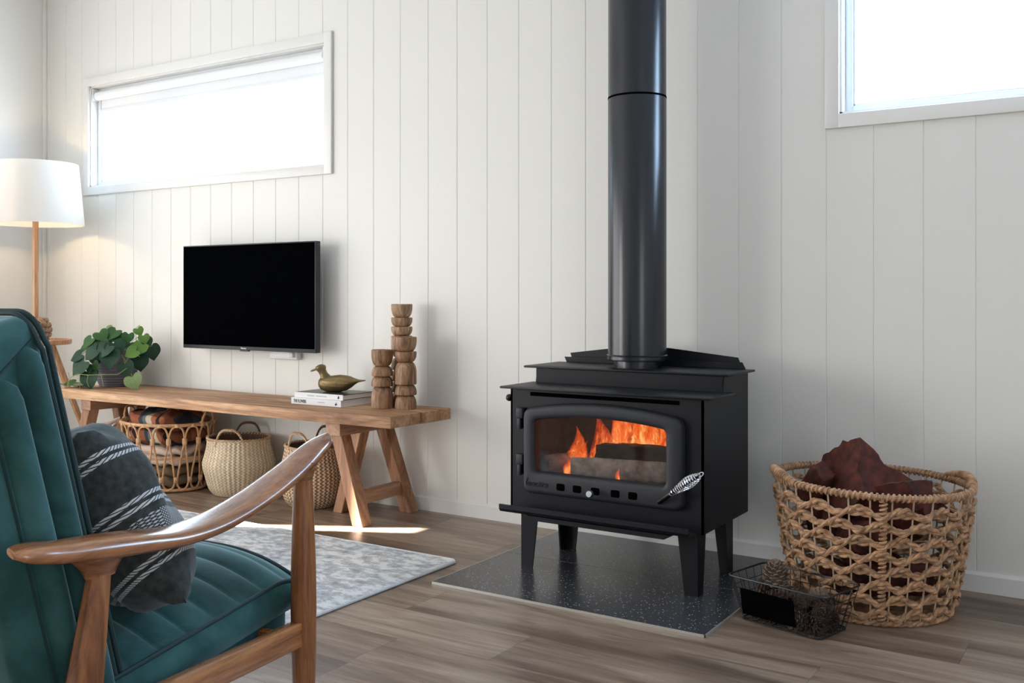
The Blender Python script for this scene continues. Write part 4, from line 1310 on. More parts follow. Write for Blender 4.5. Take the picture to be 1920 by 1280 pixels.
# ------------------------------------------------------------------ armchair
chair = thing('armchair', 'green velvet armchair with sculpted wooden arms and legs', 'armchair', (-1.8222, -2.4351, 0), radians(5.91))
def interp(tab, x):
    """smooth (Hermite) interpolation through a table"""
    if x <= tab[0][0]:
        return tab[0][1]
    if x >= tab[-1][0]:
        return tab[-1][1]
    n = len(tab)
    for i in range(n - 1):
        (a, fa), (b, fb) = tab[i], tab[i + 1]
        if x <= b:
            h = b - a
            sl = (fb - fa) / h
            ma = sl if i == 0 else 0.5 * (sl + (fa - tab[i - 1][1]) / (a - tab[i - 1][0]))
            mb_ = sl if i == n - 2 else 0.5 * (sl + (tab[i + 2][1] - fb) / (tab[i + 2][0] - b))
            t = (x - a) / h
            return (2 * t ** 3 - 3 * t ** 2 + 1) * fa + (t ** 3 - 2 * t ** 2 + t) * h * ma + (-2 * t ** 3 + 3 * t ** 2) * fb + (t ** 3 - t ** 2) * h * mb_
ARM_Z = [(-0.40, 0.607), (-0.326, 0.592), (-0.254, 0.583), (-0.165, 0.573), (-0.067, 0.563), (0.027, 0.568), (0.131, 0.590), (0.245, 0.627), (0.353, 0.673), (0.385, 0.688)]
ARM_W = [(-0.40, 0.010), (-0.385, 0.022), (-0.33, 0.029), (-0.25, 0.034), (-0.10, 0.038), (0.10, 0.039), (0.25, 0.035), (0.33, 0.028), (0.370, 0.018), (0.385, 0.006)]
ARM_T = [(-0.40, 0.006), (-0.385, 0.011), (-0.30, 0.016), (-0.22, 0.018), (-0.10, 0.0155), (0.10, 0.0140), (0.25, 0.0145), (0.34, 0.0135), (0.385, 0.004)]
def se(v, p):
    return (abs(v) ** p) * (1 if v >= 0 else -1)
for sg in (1, -1):
    nseg, n = 56, 20
    def fn(i, j, sg=sg):
        y = -0.40 + 0.785 * j / (nseg - 1)
        a = 2 * pi * i / n
        w, t, z = interp(ARM_W, y), interp(ARM_T, y), interp(ARM_Z, y)
        sl = (interp(ARM_Z, y + 0.01) - interp(ARM_Z, y - 0.01)) / 0.02
        c, s_ = se(cos(a), 0.7), se(sin(a), 0.8)
        return Vector((sg * 0.330 + w * c, y - sl * t * s_, z + t * s_ - 0.004 * sg * c))
    m = MB().grid(fn, n, nseg, closeu=True)
    m.f.append(tuple(range(n))); m.f.append(tuple(range((nseg - 1) * n, nseg * n)))
    # flared sockets under the arm where the posts meet it
    arm = obj('arm', m, M['chairy'], chair, angle=50)
    obj('front_socket', MB().lathe([(0.0205, 0.605), (0.022, 0.612), (0.027, 0.628), (0.034, 0.645)], 24, Matrix.Translation((sg * 0.330, 0.292, 0)), sy=1.15), M['chairy'], arm, angle=50)
    obj('rear_socket', MB().lathe([(0.0195, 0.533), (0.021, 0.540), (0.027, 0.553), (0.036, 0.566), (0.040, 0.574)], 24, Matrix.Translation((sg * 0.330, -0.236, 0)) @ Matrix.Diagonal((0.85, 1.5, 1, 1)) @ Matrix.Translation((0, 0, 0))), M['chairy'], arm, angle=50)
    zs = [0.0, 0.06, 0.15, 0.25, 0.33, 0.42, 0.52, 0.606]
    rs = [0.0165, 0.0195, 0.0235, 0.0265, 0.0275, 0.0265, 0.0235, 0.0200]
    obj('front_leg', MB().tube([(sg * 0.330, 0.298 - 0.006 * z, z) for z in zs], rs, 20, up0=(1, 0, 0)), M['chairz'], chair)
    zs = [0.0, 0.10, 0.22, 0.34, 0.44, 0.536]
    rs = [0.018, 0.026, 0.0325, 0.0315, 0.0255, 0.0195]
    obj('rear_leg', MB().tube([(sg * 0.330, -0.238 - 0.165 * (0.536 - z), z) for z in zs], rs, 10, up0=(1, 0, 0)), M['chairz'], chair, angle=28)
    obj('side_rail', MB().rbox(sg * 0.330 - 0.014, sg * 0.330 + 0.014, -0.275, 0.292, 0.252, 0.306, 0.005, 2), M['chairy'], chair)
obj('cross_rail', MB().rbox(-0.320, 0.320, 0.215, 0.240, 0.256, 0.296, 0.004), M['chairy'], chair)
obj('cross_rail', MB().rbox(-0.320, 0.320, -0.285, -0.262, 0.256, 0.296, 0.004), M['chairy'], chair)
# seat cushion with cross channels
SXH, SY0, SY1 = 0.282, -0.17, 0.345
def seat_edge(y):
    return 0.330 + (y + 0.14) / 0.457 * 0.058
def seat_top(x, y):
    u = x / SXH
    v = (y - SY1 + 0.09) / 0.09
    crown = 0.058 * (1 - abs(u) ** 2.6)
    front = 0.0 if v < 0 else -0.030 * v ** 2.2
    ph = abs(sin(pi * (y - 0.302) / 0.0715))
    groove = -0.012 * (1 - ph ** 0.30) * (1 - abs(u) ** 8) ** 0.5
    return seat_edge(y) + crown + front + groove
m = MB()
nu, nv = 33, 104
m.grid(lambda i, j: Vector((-SXH + 2 * SXH * i / (nu - 1), SY0 + (SY1 - SY0) * j / (nv - 1), seat_top(-SXH + 2 * SXH * i / (nu - 1), SY0 + (SY1 - SY0) * j / (nv - 1)))), nu, nv)
# boxing strip around the edge
per = [(-SXH + 2 * SXH * i / 24, SY0) for i in range(24)] + [(SXH, SY0 + (SY1 - SY0) * i / 24) for i in range(24)] + [(SXH - 2 * SXH * i / 24, SY1) for i in range(24)] + [(-SXH, SY1 - (SY1 - SY0) * i / 24) for i in range(24)]
def bx_fn(i, j):
    x, y = per[i]
    t = j / 6
    top = seat_top(x, y); bot = seat_edge(y) - 0.072
    bul = 0.014 * sin(pi * t)
    nx = 1 if x >= SXH - 1e-6 else (-1 if x <= -SXH + 1e-6 else 0)
    ny = 1 if y >= SY1 - 1e-6 else (-1 if y <= SY0 + 1e-6 else 0)
    return Vector((x + nx * bul, y + ny * bul, top + (bot - top) * t))
m.grid(bx_fn, len(per), 7, closeu=True)
seat = obj('seat_cushion', m, M['velvet'], chair, angle=75)
obj('seat_piping', MB().tube([(x * 1.008, y + (0.004 if y > 0.3 else 0), seat_top(x, y) + 0.001) for x, y in per], 0.0045, 8, closed=True), M['piping'], seat)
m = MB().rbox(-SXH + 0.008, SXH - 0.008, SY0, SY1 - 0.02, 0.225, 0.318, 0.034, 5)
mb = MB(); mb.v = [(x, y, z + (y - 0.09) * 0.11) for x, y, z in m.v]; mb.f = m.f
obj('seat_base', mb, M['velvet'], chair, angle=75)
# reclined channelled back
BU = Vector((0, -0.245, 0.9695)); BWv = Vector((0, -0.9695, -0.245)); BO = Vector((0, -0.116, 0.245))
HB, AX = 0.752, 0.272
Mb = Matrix(((1, 0, 0, BO.x), (0, BWv.y, BU.y, BO.y), (0, BWv.z, BU.z, BO.z), (0, 0, 0, 1)))   # local: x, thickness w, height h
back = obj('backrest', MB().rbox(-AX, AX, 0.006, 0.185, 0.0, HB, 0.030, 5, Mb), M['velvet'], chair, angle=75)
def bolster(x, w, rx, rw, h0, h1, name='channel', n=20):
    pts, rad = [], []
    m = MB()
    hs = [h0 + (h1 - h0) * t for t in [i / 30 for i in range(31)]]
    def fn(i, j):
        h = hs[j]
        e = max(0.0, (h - (h1 - rw * 1.5)) / (rw * 1.5))
        k = sqrt(max(0.0004, 1 - e * e))
        k *= 0.86 + 0.14 * sin(pi * (h - h0) / (h1 - h0))
        a = 2 * pi * i / n
        return Mb @ Vector((x + rx * k * cos(a), w + rw * (k if e > 0 else 1) * sin(a), h))
    m.grid(fn, n, len(hs), closeu=True)
    m.f.append(tuple(range(n))); m.f.append(tuple(range((len(hs) - 1) * n, len(hs) * n)))
    return obj(name, m, M['velvet'], back, angle=80)
for sg in (1, -1):
    bolster(sg * 0.262, 0.046, 0.034, 0.0265, 0.0, 0.715)
    bolster(sg * 0.264, 0.096, 0.034, 0.0265, 0.0, 0.672)
    for (w, r, top) in ((0.008, 0.0050, 0.725), (0.020, 0.0045, 0.722)):
        pts = [Mb @ Vector((sg * (AX + 0.006), w, 0.02 + (top - 0.05) * i / 24)) for i in range(25)]
        for i in range(1, 8):
            t = i / 7 * pi / 2
            pts.append(Mb @ Vector((sg * (AX + 0.006 - 0.050 * (1 - cos(t))), w + 0.004, top - 0.03 + (HB + 0.003 - top + 0.03) * sin(t))))
        pts.append(Mb @ Vector((0, w + 0.006, HB + 0.003)))
        obj('back_piping', MB().tube(pts, r, 8), M['piping'], back)
    pts = [Mb @ Vector((sg * (AX + 0.001), 0.128, 0.66 * i / 20)) for i in range(21)]
    pts += [Mb @ Vector((sg * (AX - 0.0005), 0.128 - 0.10 * t, 0.66 + 0.055 * t)) for t in (0.25, 0.5, 0.75, 1.0)]
    obj('back_seam', MB().tube(pts, 0.0028, 6), M['piping'], back)
for i in range(7):
    bolster(-0.222 + 0.074 * i, 0.010, 0.037, 0.030, 0.03, 0.705)

# ------------------------------------------------------------------ striped cushion on the chair
cu_a, cu_b, cu_t = 0.222, 0.205, 0.092
def cush_pt(u, v, side):
    # u, v in -1..1
    ex = 1 - 0.07 * (1 - v * v); ez = 1 - 0.07 * (1 - u * u)
    x = cu_a * u * ex * sqrt(1 - 0.20 * v * v); z = cu_b * v * ez * sqrt(1 - 0.20 * u * u)
    t = cu_t * ((1 - u ** 4) * (1 - v ** 4)) ** 0.5
    wr = 0.008 * sin(9 * u + 4 * v) * (u * u) + 0.010 * sin(11 * u - 3 * v) * v * v + 0.005 * sin(7 * (u + v))
    return Vector((x, side * t + wr * min(1.0, t / 0.03) * side, z))
m = MB()
ng = 36
for sd in (-1, 1):
    m.grid(lambda i, j, sd=sd: cush_pt(-1 + 2 * i / (ng - 1), -1 + 2 * j / (ng - 1), sd), ng, ng)
bm_ = bmesh.new()
vv_ = [bm_.verts.new(p) for p in m.v]
for f_ in m.f:
    bm_.faces.new([vv_[i] for i in f_])
bmesh.ops.remove_doubles(bm_, verts=bm_.verts[:], dist=0.0006)
m = MB().bm(bm_)
cu = obj('striped_cushion', m, M['cushion'], None, angle=180)
tag(cu, 'charcoal wool cushion with white woven stripes propped on the green armchair', 'cushion')
Mc = Matrix.Translation(chair.location) @ Matrix.Rotation(radians(5.91), 4, 'Z')
cu.matrix_world = Mc @ Matrix.Translation((0.105, -0.022, 0.566)) @ Matrix.Rotation(radians(-24), 4, 'Z') @ Matrix.Rotation(radians(28), 4, 'X') @ Matrix.Rotation(radians(-10), 4, 'Y')

# ------------------------------------------------------------------ rattan basket with folded throws
bk = thing('rattan_basket', 'open rattan cane basket of looped rods under the bench', 'basket', (-4.325, -0.262, 0))
RS = 0.80                       # depth factor of the oval
def rat(a, z):
    t = z / 0.345
    r = 0.222 + 0.043 * t
    return Vector((r * cos(a), r * sin(a) * RS, z))
def ring(z, rad, name, mat, nn=64, grow=0.0):
    pts = [rat(2 * pi * i / nn, z) * 1.0 for i in range(nn)]
    return obj(name, MB().tube(pts, rad, 8, closed=True), mat, bk)
ring(0.345, 0.0085, 'rim', M['rattan']); ring(0.012, 0.0085, 'base_ring', M['rattan']); ring(0.170, 0.0035, 'middle_ring', M['rattan']); ring(0.177, 0.0030, 'middle_ring', M['rattan'])
obj('base', MB().lathe([(0.215, 0.004), (0.215, 0.012), (0.002, 0.012)], 40, sy=RS), M['rattan'], bk)
NL = 18
WT = [(0.0, 0.02), (0.02, 0.40), (0.06, 0.46), (0.10, 0.42), (0.17, 0.13), (0.20, 0.10), (0.62, 0.38), (0.74, 0.46), (0.82, 0.47), (0.92, 0.38), (0.975, 0.22), (1.0, 0.0)]
# lower loops are shifted half a pitch: rods meet below, spread above
for i in range(NL):
    a0 = 2 * pi * (i + 0.3) / NL
    p = 2 * pi / NL
    path = []
    ts = [k / 22 for k in range(23)]
    for t in ts:
        w = interp([(0.15, 0.08), (0.20, 0.10), (0.62, 0.38), (0.74, 0.46), (0.82, 0.47), (0.92, 0.38), (0.975, 0.22), (1.0, 0.0)], 0.15 + 0.85 * t)
        path.append(rat(a0 - p * w, (0.15 + 0.85 * t) * 0.337 + 0.006))
    right = []
    for t in reversed(ts[:-1]):
        w = interp([(0.15, 0.08), (0.20, 0.10), (0.62, 0.38), (0.74, 0.46), (0.82, 0.47), (0.92, 0.38), (0.975, 0.22), (1.0, 0.0)], 0.15 + 0.85 * t)
        right.append(rat(a0 + p * w, (0.15 + 0.85 * t) * 0.337 + 0.006))
    obj('cane_loop', MB().tube(path + right, 0.0052, 7), M['rattan'], bk)
    # bottom U between two loops
    u = []
    for k in range(13):
        an = pi * k / 12
        u.append(rat(a0 + p * 0.5 - p * 0.42 * cos(an), 0.057 - 0.042 * sin(an)))
    obj('foot_loop', MB().tube(u, 0.0052, 7), M['rattan'], bk)
    for (aa, z, h, rw) in ((a0 + p * 0.5, 0.262, 0.016, 0.0125), (a0, 0.066, 0.014, 0.0115), (a0, 0.343, 0.009, 0.0125)):
        c = rat(aa, z)
        obj('wrapping', MB().lathe([(rw * 0.8, -h), (rw, -h * 0.8), (rw, h * 0.8), (rw * 0.8, h)], 10, Matrix.Translation(c)), M['rattan_wrap'], bk)
for a0 in (radians(12), radians(192)):
    pts = [rat(a0 - 0.22, 0.345), rat(a0 - 0.20, 0.375) * 1.0, rat(a0 - 0.12, 0.402), rat(a0, 0.41), rat(a0 + 0.12, 0.402), rat(a0 + 0.20, 0.375), rat(a0 + 0.22, 0.345)]
    hn = obj('handle', MB().tube(pts, 0.0065, 8), M['rattan'], bk)
    for q in (pts[0], pts[-1]):
        obj('wrapping', MB().lathe([(0.010, -0.012), (0.0135, -0.009), (0.0135, 0.009), (0.010, 0.012)], 10, Matrix.Translation(q)), M['rattan_wrap'], hn)

def folded(name, label, mat, loc, sx, sy, sz, layers, seed, rotz=0, puff=0.35):
    rnd = random.Random(seed)
    m = MB()
    lh = sz / layers
    for L in range(layers):
        kx = 1 - 0.05 * rnd.random(); ky = 1 - 0.06 * rnd.random()
        ox, oy = rnd.uniform(-0.012, 0.012), rnd.uniform(-0.01, 0.01)
        n1, n2 = 40, 16
        p1, p2, p3 = rnd.uniform(0, 6), rnd.uniform(0, 6), rnd.uniform(0, 6)
        def fn(i, j):
            a = 2 * pi * i / n1; ph = -pi / 2 + pi * j / (n2 - 1)
            c, s_ = se(cos(a), 0.55), se(sin(a), 0.62)
            cp, sp = se(cos(ph), 0.45), se(sin(ph), 0.75)
            x, y = sx * kx * c * cp, sy * ky * s_ * cp
            z = lh * 0.56 * sp * (1 + 0.10 * sin(3 * a + p1))
            z += 0.010 * sin(9 * x / sx + p2) * cos(5 * y / sy + p3) * 0.7 + 0.006 * sin(14 * x / sx + 6 * y / sy + p1)
            return Vector((x + ox, y + oy + 0.004 * sin(8 * a + p2), z + lh * (L + 0.5)))
        m.grid(fn, n1, n2, closeu=True)
    o = obj(name, m, mat, None, angle=80)
    o.location = loc; o.rotation_euler = (0, 0, rotz)
    return tag(o, label, 'blanket', 'folded blankets in the rattan basket')
BLx, BLy = -4.325, -0.262
folded('folded_blanket', 'olive brown folded blanket at the bottom of the rattan basket', M['olive_wool'], (BLx, BLy, 0.020), 0.185, 0.138, 0.105, 2, 3)
folded('folded_blanket', 'cream folded blanket in the middle of the rattan basket pile', M['cream_wool'], (BLx, BLy, 0.130), 0.198, 0.146, 0.098, 2, 5, 0.04)
folded('folded_blanket', 'plaid rust and black folded blanket on top of the rattan basket pile', M['plaid'], (BLx, BLy, 0.232), 0.205, 0.155, 0.165, 2, 8, -0.03)

# ------------------------------------------------------------------ belly baskets
def belly_basket(label, x, y, prof, mat, inner_mat, braid_f, braid_b, sy, tilt, ha, hlen, hh):
    b = thing('seagrass_basket', label, 'basket', (x, y, 0), 0, 'round seagrass baskets under the bench')
    nu, nv = 160, len(prof)
    m = MB()
    def fn(i, j):
        r, z = prof[j]
        a = 2 * pi * i / nu
        rr = r + 0.0016 * sin(a * 40) * (1 if 0 < j < nv - 1 else 0)
        return Vector((rr * cos(a), rr * sin(a) * sy, z + tilt * cos(a) * (z / prof[-1][1])))
    m.grid(fn, nu, nv, closeu=True)
    me = m.mesh('woven_body', True, 80)
    uvl = me.uv_layers.new(name='weave')
    hts = [0.0]
    for (r0, z0), (r1, z1) in zip(prof, prof[1:]):
        hts.append(hts[-1] + hypot(r1 - r0, z1 - z0))
    tot = hts[-1]
    for poly in me.polygons:
        idx = [me.loops[l].vertex_index for l in poly.loop_indices]
        cols = [i % nu for i in idx]
        wrap = max(cols) - min(cols) > nu / 2
        for l, vi in zip(poly.loop_indices, idx):
            c = vi % nu
            if wrap and c < nu / 2:
                c += nu
            uvl.data[l].uv = (c / nu, hts[vi // nu] / tot)
    link('woven_body', me, mat, b)
    obj('inside', MB().lathe([(max(0.002, r - 0.006), z + 0.004) for r, z in prof if z > 0.01] , 48, sy=sy, cap=False), inner_mat, b)
    obj('bottom', MB().lathe([(prof[0][0], 0.001), (prof[0][0], 0.006)], 40, sy=sy), inner_mat, b)
    rt, zt = prof[-1]
    for ph in (0, pi):
        pts = []
        for i in range(120):
            a = 2 * pi * i / 120
            w = 26 * a + ph
            pts.append(((rt + 0.004 * cos(w)) * cos(a), (rt + 0.004 * cos(w)) * sin(a) * sy, zt + tilt * cos(a) + 0.004 * sin(w)))
        obj('rim_braid', MB().tube(pts, 0.0042, 5, closed=True), inner_mat if False else M['braid'], b)
    for a0, mt in ((ha, braid_f), (ha + pi, braid_b)):
        for ph in (0, pi):
            pts = []
            for i in range(61):
                t = i / 60
                an = a0 + hlen * (t - 0.5)
                lift = hh * (1 - abs(2 * t - 1) ** 3.2)
                w = 20 * t * pi + ph
                rr = rt + 0.0035 * cos(w)
                pts.append((rr * cos(an), rr * sin(an) * sy, zt - 0.03 + tilt * cos(an) + lift + 0.0035 * sin(w) + 0.03 * 0))
            obj('handle', MB().tube(pts, 0.0042, 6), mt, b)
    return b
def smooth_prof(keys, n=34):
    out = []
    for i in range(n):
        z = keys[0][0] + (keys[-1][0] - keys[0][0]) * i / (n - 1)
        out.append((interp(keys, z), z))
    return out
belly_basket('pale seagrass belly basket with loop handles next to the rattan basket', -3.868, -0.190,
             smooth_prof([(0.004, 0.130), (0.03, 0.150), (0.08, 0.166), (0.135, 0.181), (0.155, 0.184), (0.19, 0.175), (0.24, 0.162), (0.283, 0.158)]), M['seagrass_pale'], M['braid_dark'], M['braid'], M['braid_dark'], 0.95, 0.0, radians(-62), 1.0, 0.085)
belly_basket('zigzag brown and cream seagrass belly basket beside the bench trestle', -3.345, -0.205,
             smooth_prof([(0.004, 0.105), (0.03, 0.128), (0.08, 0.144), (0.13, 0.152), (0.16, 0.152), (0.20, 0.146), (0.25, 0.134), (0.285, 0.128)]), M['seagrass_zigzag'], M['braid_dark'], M['braid'], M['braid_dark'], 0.97, -0.006, radians(-80), 1.05, 0.105)

# ------------------------------------------------------------------ log basket
GX, GY = -0.752, -0.318
lb = thing('log_basket', 'large open-weave water hyacinth basket holding firewood beside the stove', 'basket', (GX, GY, 0))
GH = 0.400
latx, laty = 0.8413, 0.5405
def gb(a, z, dr=0.0):
    t = z / GH
    r = 0.236 + 0.064 * t ** 0.9 + dr
    x, y = r * cos(a), r * sin(a) * 0.985
    lat = (x * latx + y * laty) / 0.3
    return Vector((x, y, z - 0.009 * lat * t))
NS = 30
for i in range(NS):
    a = 2 * pi * (i + 0.5) / NS
    obj('stake', MB().tube([gb(a, 0.006), gb(a, 0.13), gb(a, 0.26), gb(a, GH - 0.004)], 0.0028, 6, up0=(1, 0, 0)), M['stake'], lb)
def two_ply(fz, rad, off_r, tw, nn, ph0=0.0):
    m = MB()
    for ph in (0, pi):
        pts = []
        for i in range(nn):
            a = 2 * pi * i / nn
            w = tw * a + ph + ph0
            z, dr = fz(a)
            pts.append(gb(a, z + off_r * sin(w), dr + off_r * cos(w)))
        m.tube(pts, rad, 6, closed=True)
    return m
tiers = 8
for k in range(tiers):
    z0 = 0.020 + k * 0.0448
    ph = pi * (k % 2)
    obj('straight_weave', two_ply(lambda a: (z0 + 0.010, -0.004), 0.0052, 0.0042, 24, 200, k), M['rope'], lb)
    # looping strand riding over the stakes
    obj('looped_weave', two_ply(lambda a: (z0 + 0.018 + 0.0135 * cos(NS / 2 * a + ph), 0.006 + 0.004 * cos(NS * a)), 0.0064, 0.0050, 34, 300, 2 * k), M['rope'], lb)
obj('base_coil', two_ply(lambda a: (0.010, 0.0), 0.0065, 0.004, 30, 200), M['rope'], lb)
obj('floor_panel', MB().lathe([(0.232, 0.003), (0.232, 0.010)], 40, sy=0.985), M['rope'], lb)
# wrapped rim
nn = 1200
pts = [gb(2 * pi * i / 96, GH) for i in range(96)]
rim = obj('rim', MB().tube(pts, 0.0085, 8, closed=True), M['rope'], lb)
pts = []
for i in range(nn):
    a = 2 * pi * i / nn
    w = 120 * a
    p = gb(a, GH); e = Vector((cos(a), sin(a), 0))
    pts.append(p + e * 0.0095 * cos(w) + Vector((0, 0, 0.0095 * sin(w))))
obj('rim_wrapping', MB().tube(pts, 0.0042, 5, closed=True), M['rope'], rim)
# wrapped seam facing the room
ca = atan2(-0.3327, 0.0)  # toward -y
sa = radians(-62.0 - 9.0)
pts = []
for i in range(260):
    t = i / 259
    p = gb(sa, 0.012 + (GH - 0.02) * t, 0.008); w = 2 * pi * 30 * t
    e = Vector((cos(sa), sin(sa), 0)); tg = Vector((-sin(sa), cos(sa), 0))
    pts.append(p + e * 0.007 * cos(w) + tg * 0.009 * sin(w))
obj('wrapped_seam', MB().tube(pts, 0.0042, 5), M['rope'], lb)
# raised handles on both ends
for a0 in (radians(32.7), radians(212.7)):
    pts = []
    for i in range(17):
        t = i / 16
        an = a0 - 0.34 + 0.68 * t
        pts.append(gb(an, GH + 0.024 * sin(pi * t) ** 0.8, 0.008 * sin(pi * t)))
    hd = obj('handle', MB().tube(pts, 0.0095, 8), M['rope'], lb)
    wp = []
    for i in range(241):
        t = i / 240
        an = a0 - 0.34 + 0.68 * t
        p = gb(an, GH + 0.024 * sin(pi * t) ** 0.8, 0.008 * sin(pi * t)); w = 2 * pi * 22 * t
        wp.append(p + Vector((cos(an), sin(an), 0)) * 0.0105 * cos(w) + Vector((0, 0, 0.0105 * sin(w))))
    obj('handle_wrapping', MB().tube(wp, 0.0042, 5), M['rope'], hd)

# firewood
def firewood(label, loc, rot, size, seed, wedge):
    rnd = random.Random(seed)
    m = MB()
    n1, n2 = 18, 14
    pr = []
    for i in range(n1):
        a = 2 * pi * i / n1
        r = 1.0
        if wedge:
            # triangular split piece
            q = (a % (2 * pi / 3)) - pi / 3
            r = 0.62 / max(0.5, cos(q)) * 1.15
        pr.append(r * (1 + rnd.uniform(-0.07, 0.07)))
    def fn(i, j):
        t = j / (n2 - 1)
        a = 2 * pi * i / n1
        k = pr[i] * (1 + rnd.uniform(-0.05, 0.05)) * (1 - 0.15 * abs(2 * t - 1) ** 5)
        return Vector((size[0] * k * cos(a), size[1] * k * sin(a), size[2] * (2 * t - 1) + 0.012 * sin(3 * a + seed) * (1 if j in (0, n2 - 1) else 0)))
    m.grid(fn, n1, n2, closeu=True)
    m.f.append(tuple(range(n1))); m.f.append(tuple(range((n2 - 1) * n1, n2 * n1)))
    o = obj('firewood_log', m, M['bark'], None, angle=35)
    o.location = loc; o.rotation_euler = [radians(r) for r in rot]
    return tag(o, label, 'log', 'firewood in the log basket')
firewood('large split red-barked log peaking above the basket rim', (GX - 0.045, GY - 0.02, 0.385), (62, 14, 40), (0.092, 0.092, 0.125), 2, True)
firewood('smaller red-barked log piece leaning at the peaked log near the basket rim', (GX + 0.075, GY - 0.06, 0.348), (70, -20, 80), (0.075, 0.070, 0.120), 5, True)
firewood('short dark red log stub near the stove end of the basket', (GX - 0.165, GY - 0.06, 0.375), (30, 30, 10), (0.042, 0.040, 0.075), 8, False)
firewood('red-barked log showing through the weave at the handle end of the basket', (GX + 0.135, GY + 0.05, 0.315), (75, 10, 20), (0.065, 0.06, 0.105), 12, True)
for i, (dx, dy, z, rz, lab) in enumerate(((-0.10, -0.07, 0.10, 20, 'dark red-barked log on the basket floor behind the pine cone basket'), (0.08, -0.07, 0.11, 100, 'dark red-barked log on the basket floor behind the wrapped weave seam'),
        (0.0, 0.09, 0.10, 60, 'dark red-barked log on the basket floor at the skirting side'), (-0.10, 0.05, 0.24, 80, 'dark red-barked log halfway up the basket on the stove side'),
        (0.07, 0.03, 0.235, 10, 'dark red-barked log halfway up the basket on the handle side'), (0.0, -0.11, 0.235, 35, 'dark red-barked log halfway up the basket, under the peaked log'))):
    firewood(lab, (GX + dx, GY + dy, z), (84, 0, rz), (0.056, 0.054, 0.112), 20 + i, i % 2 == 0)

# ------------------------------------------------------------------ wire basket of pine cones
wr = radians(-14.5)
KX, KY = -0.905, -0.655
wb = thing('wire_basket', 'black wire basket with a black plate on its front, full of pine cones', 'basket', (KX, KY, 0), wr)
wtop, wbot = (0.170, 0.104), (0.136, 0.080)
WH = 0.135
def rect(hx, hy, z, r=0.02, k=4):
    pts = []
    for cx, cy, a0 in ((hx - r, hy - r, 0), (-hx + r, hy - r, pi / 2), (-hx + r, -hy + r, pi), (hx - r, -hy + r, 1.5 * pi)):
        for i in range(k + 1):
            a = a0 + pi / 2 * i / k
            pts.append((cx + r * cos(a), cy + r * sin(a), z))
    return pts
def hw(z):
    t = (z - 0.004) / WH
    return (wbot[0] + (wtop[0] - wbot[0]) * t, wbot[1] + (wtop[1] - wbot[1]) * t)
obj('rim_wire', MB().tube(rect(*hw(WH), WH), 0.0030, 7, closed=True), M['wire'], wb)
obj('base_wire', MB().tube(rect(*hw(0.004), 0.0035), 0.0024, 6, closed=True), M['wire'], wb)
for z in (0.038, 0.070, 0.102):
    obj('ring_wire', MB().tube(rect(*hw(z), z), 0.0013, 5, closed=True), M['wire'], wb)
for i in range(9):
    t = -0.86 + 1.72 * i / 8
    pts = [(t * wtop[0], -wtop[1], WH), (t * wbot[0], -wbot[1], 0.003), (t * wbot[0], wbot[1], 0.003), (t * wtop[0], wtop[1], WH)]
    obj('cross_wire', MB().tube(pts, 0.0013, 5), M['wire'], wb)
for i in range(5):
    t = -0.8 + 1.6 * i / 4
    pts = [(-wtop[0], t * wtop[1], WH), (-wbot[0], t * wbot[1], 0.003), (wbot[0], t * wbot[1], 0.003), (wtop[0], t * wtop[1], WH)]
    obj('cross_wire', MB().tube(pts, 0.0013, 5), M['wire'], wb)
Mp = Matrix.Translation((-0.028, -0.5 * (wtop[1] + wbot[1]) - 0.006, 0.066)) @ Matrix.Rotation(math.atan2(wtop[1] - wbot[1], WH), 4, 'X')
obj('label_plate', MB().rbox(-0.092, 0.092, -0.002, 0.002, -0.043, 0.040, 0.0015, 1, Mp), M['dark'], wb)
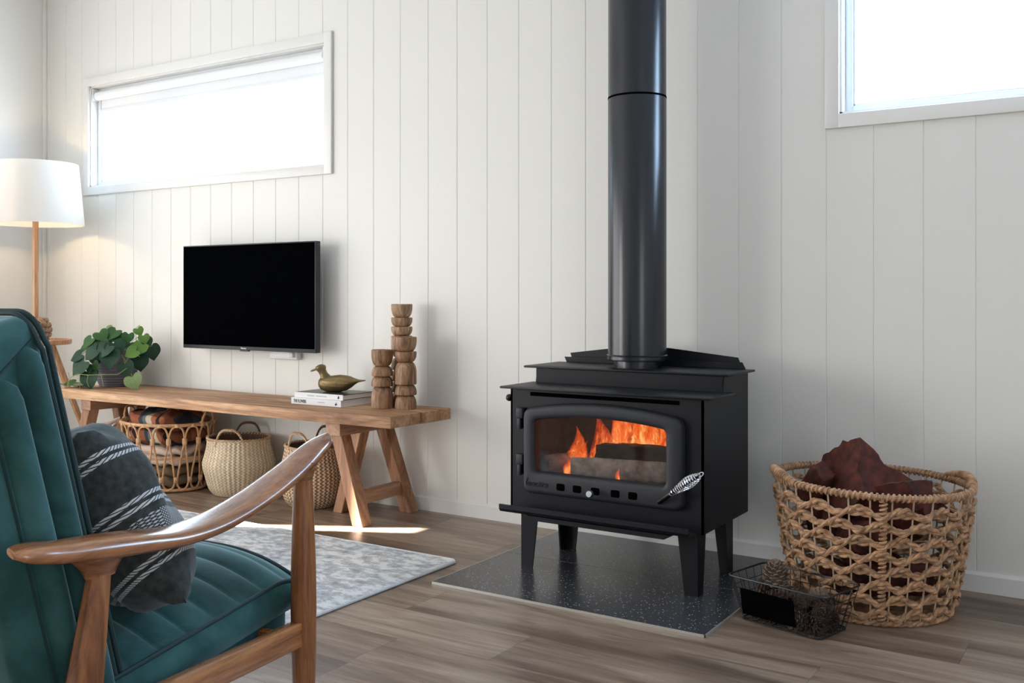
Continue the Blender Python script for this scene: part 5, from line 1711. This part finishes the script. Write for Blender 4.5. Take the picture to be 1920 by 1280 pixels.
def cone_mesh(seed, mat):
    rnd = random.Random(seed)
    m = MB()
    L, R = 0.058, 0.020
    m.lathe([(0.004, 0), (R * 0.7, 0.008), (R * 0.75, L * 0.4), (R * 0.35, L * 0.85), (0.002, L)], 10)
    ga = pi * (3 - sqrt(5))
    ns = 64
    for i in range(ns):
        t = (i + 0.5) / ns
        z = 0.004 + L * 0.95 * t
        rr = R * 1.25 * sin(pi * (0.22 + 0.74 * t)) ** 0.8 + 0.003
        a = ga * i
        ln = 0.0105 * (1 - 0.35 * t); wd = 0.0075 * (1 - 0.35 * t); th = 0.0022
        up = 0.25 + 0.9 * t
        e = Vector((cos(a), sin(a), 0)); tg = Vector((-sin(a), cos(a), 0)); zz = Vector((0, 0, 1))
        o_ = e * (rr * 0.55) + zz * z
        d_ = (e * cos(up) + zz * sin(up)).normalized(); n_ = d_.cross(tg)
        tip = o_ + d_ * (rr * 0.45 + ln)
        mid = o_ + d_ * (rr * 0.45 + ln * 0.45)
        vs = [o_ - tg * wd * 0.3, o_ + tg * wd * 0.3, mid + tg * wd, tip + tg * wd * 0.45, tip - tg * wd * 0.45, mid - tg * wd]
        vs = [v - n_ * th * 0.5 for v in vs] + [v + n_ * th * 0.5 for v in vs]
        m.add(vs, [(0, 1, 2, 3, 4, 5), (11, 10, 9, 8, 7, 6)] + [(i_, (i_ + 1) % 6, 6 + (i_ + 1) % 6, 6 + i_) for i_ in range(6)])
    me = m.mesh('pine_cone', False)
    me.materials.append(mat)
    return me
cms = [cone_mesh(1, M['cone']), cone_mesh(2, M['cone_pale']), cone_mesh(3, M['cone'])]
rnd = random.Random(21)
CON = [(-0.060, 0.010, 0.100, 12, 0, 1, 1.25, 'pale open pine cone standing upright on top of the wire basket')]
for (x, y, z) in ((-0.10, -0.030, 0.03), (-0.04, -0.035, 0.03), (0.03, -0.035, 0.03), (0.095, -0.03, 0.03), (-0.09, 0.035, 0.032), (-0.02, 0.035, 0.03), (0.05, 0.035, 0.03), (0.10, 0.03, 0.03),
                  (-0.105, 0.0, 0.075), (-0.01, 0.02, 0.078), (0.045, -0.02, 0.078), (0.10, 0.01, 0.075), (0.06, 0.045, 0.082), (-0.03, -0.045, 0.075), (0.12, -0.04, 0.07), (-0.12, 0.05, 0.078)):
    CON.append((x, y, z, rnd.uniform(60, 110), rnd.uniform(0, 360), rnd.choice((0, 0, 1, 2)), rnd.uniform(0.85, 1.1), 'brown pine cone lying in the heap in the wire basket'))
Rb = Matrix.Translation((KX, KY, 0)) @ Matrix.Rotation(wr, 4, 'Z')
for (x, y, z, tl, az, k, sc, lab) in CON:
    o = bpy.data.objects.new('pine_cone', cms[k]); COL.objects.link(o)
    Rm = Matrix.Rotation(radians(az), 4, 'Z') @ Matrix.Rotation(radians(tl), 4, 'X') @ Matrix.Translation((0, 0, -0.029 * sc if tl > 40 else 0))
    o.matrix_world = Rb @ Matrix.Translation((x, y, z)) @ Rm @ Matrix.Scale(sc, 4)
    tag(o, lab, 'pine cone', 'pine cones in the wire basket')
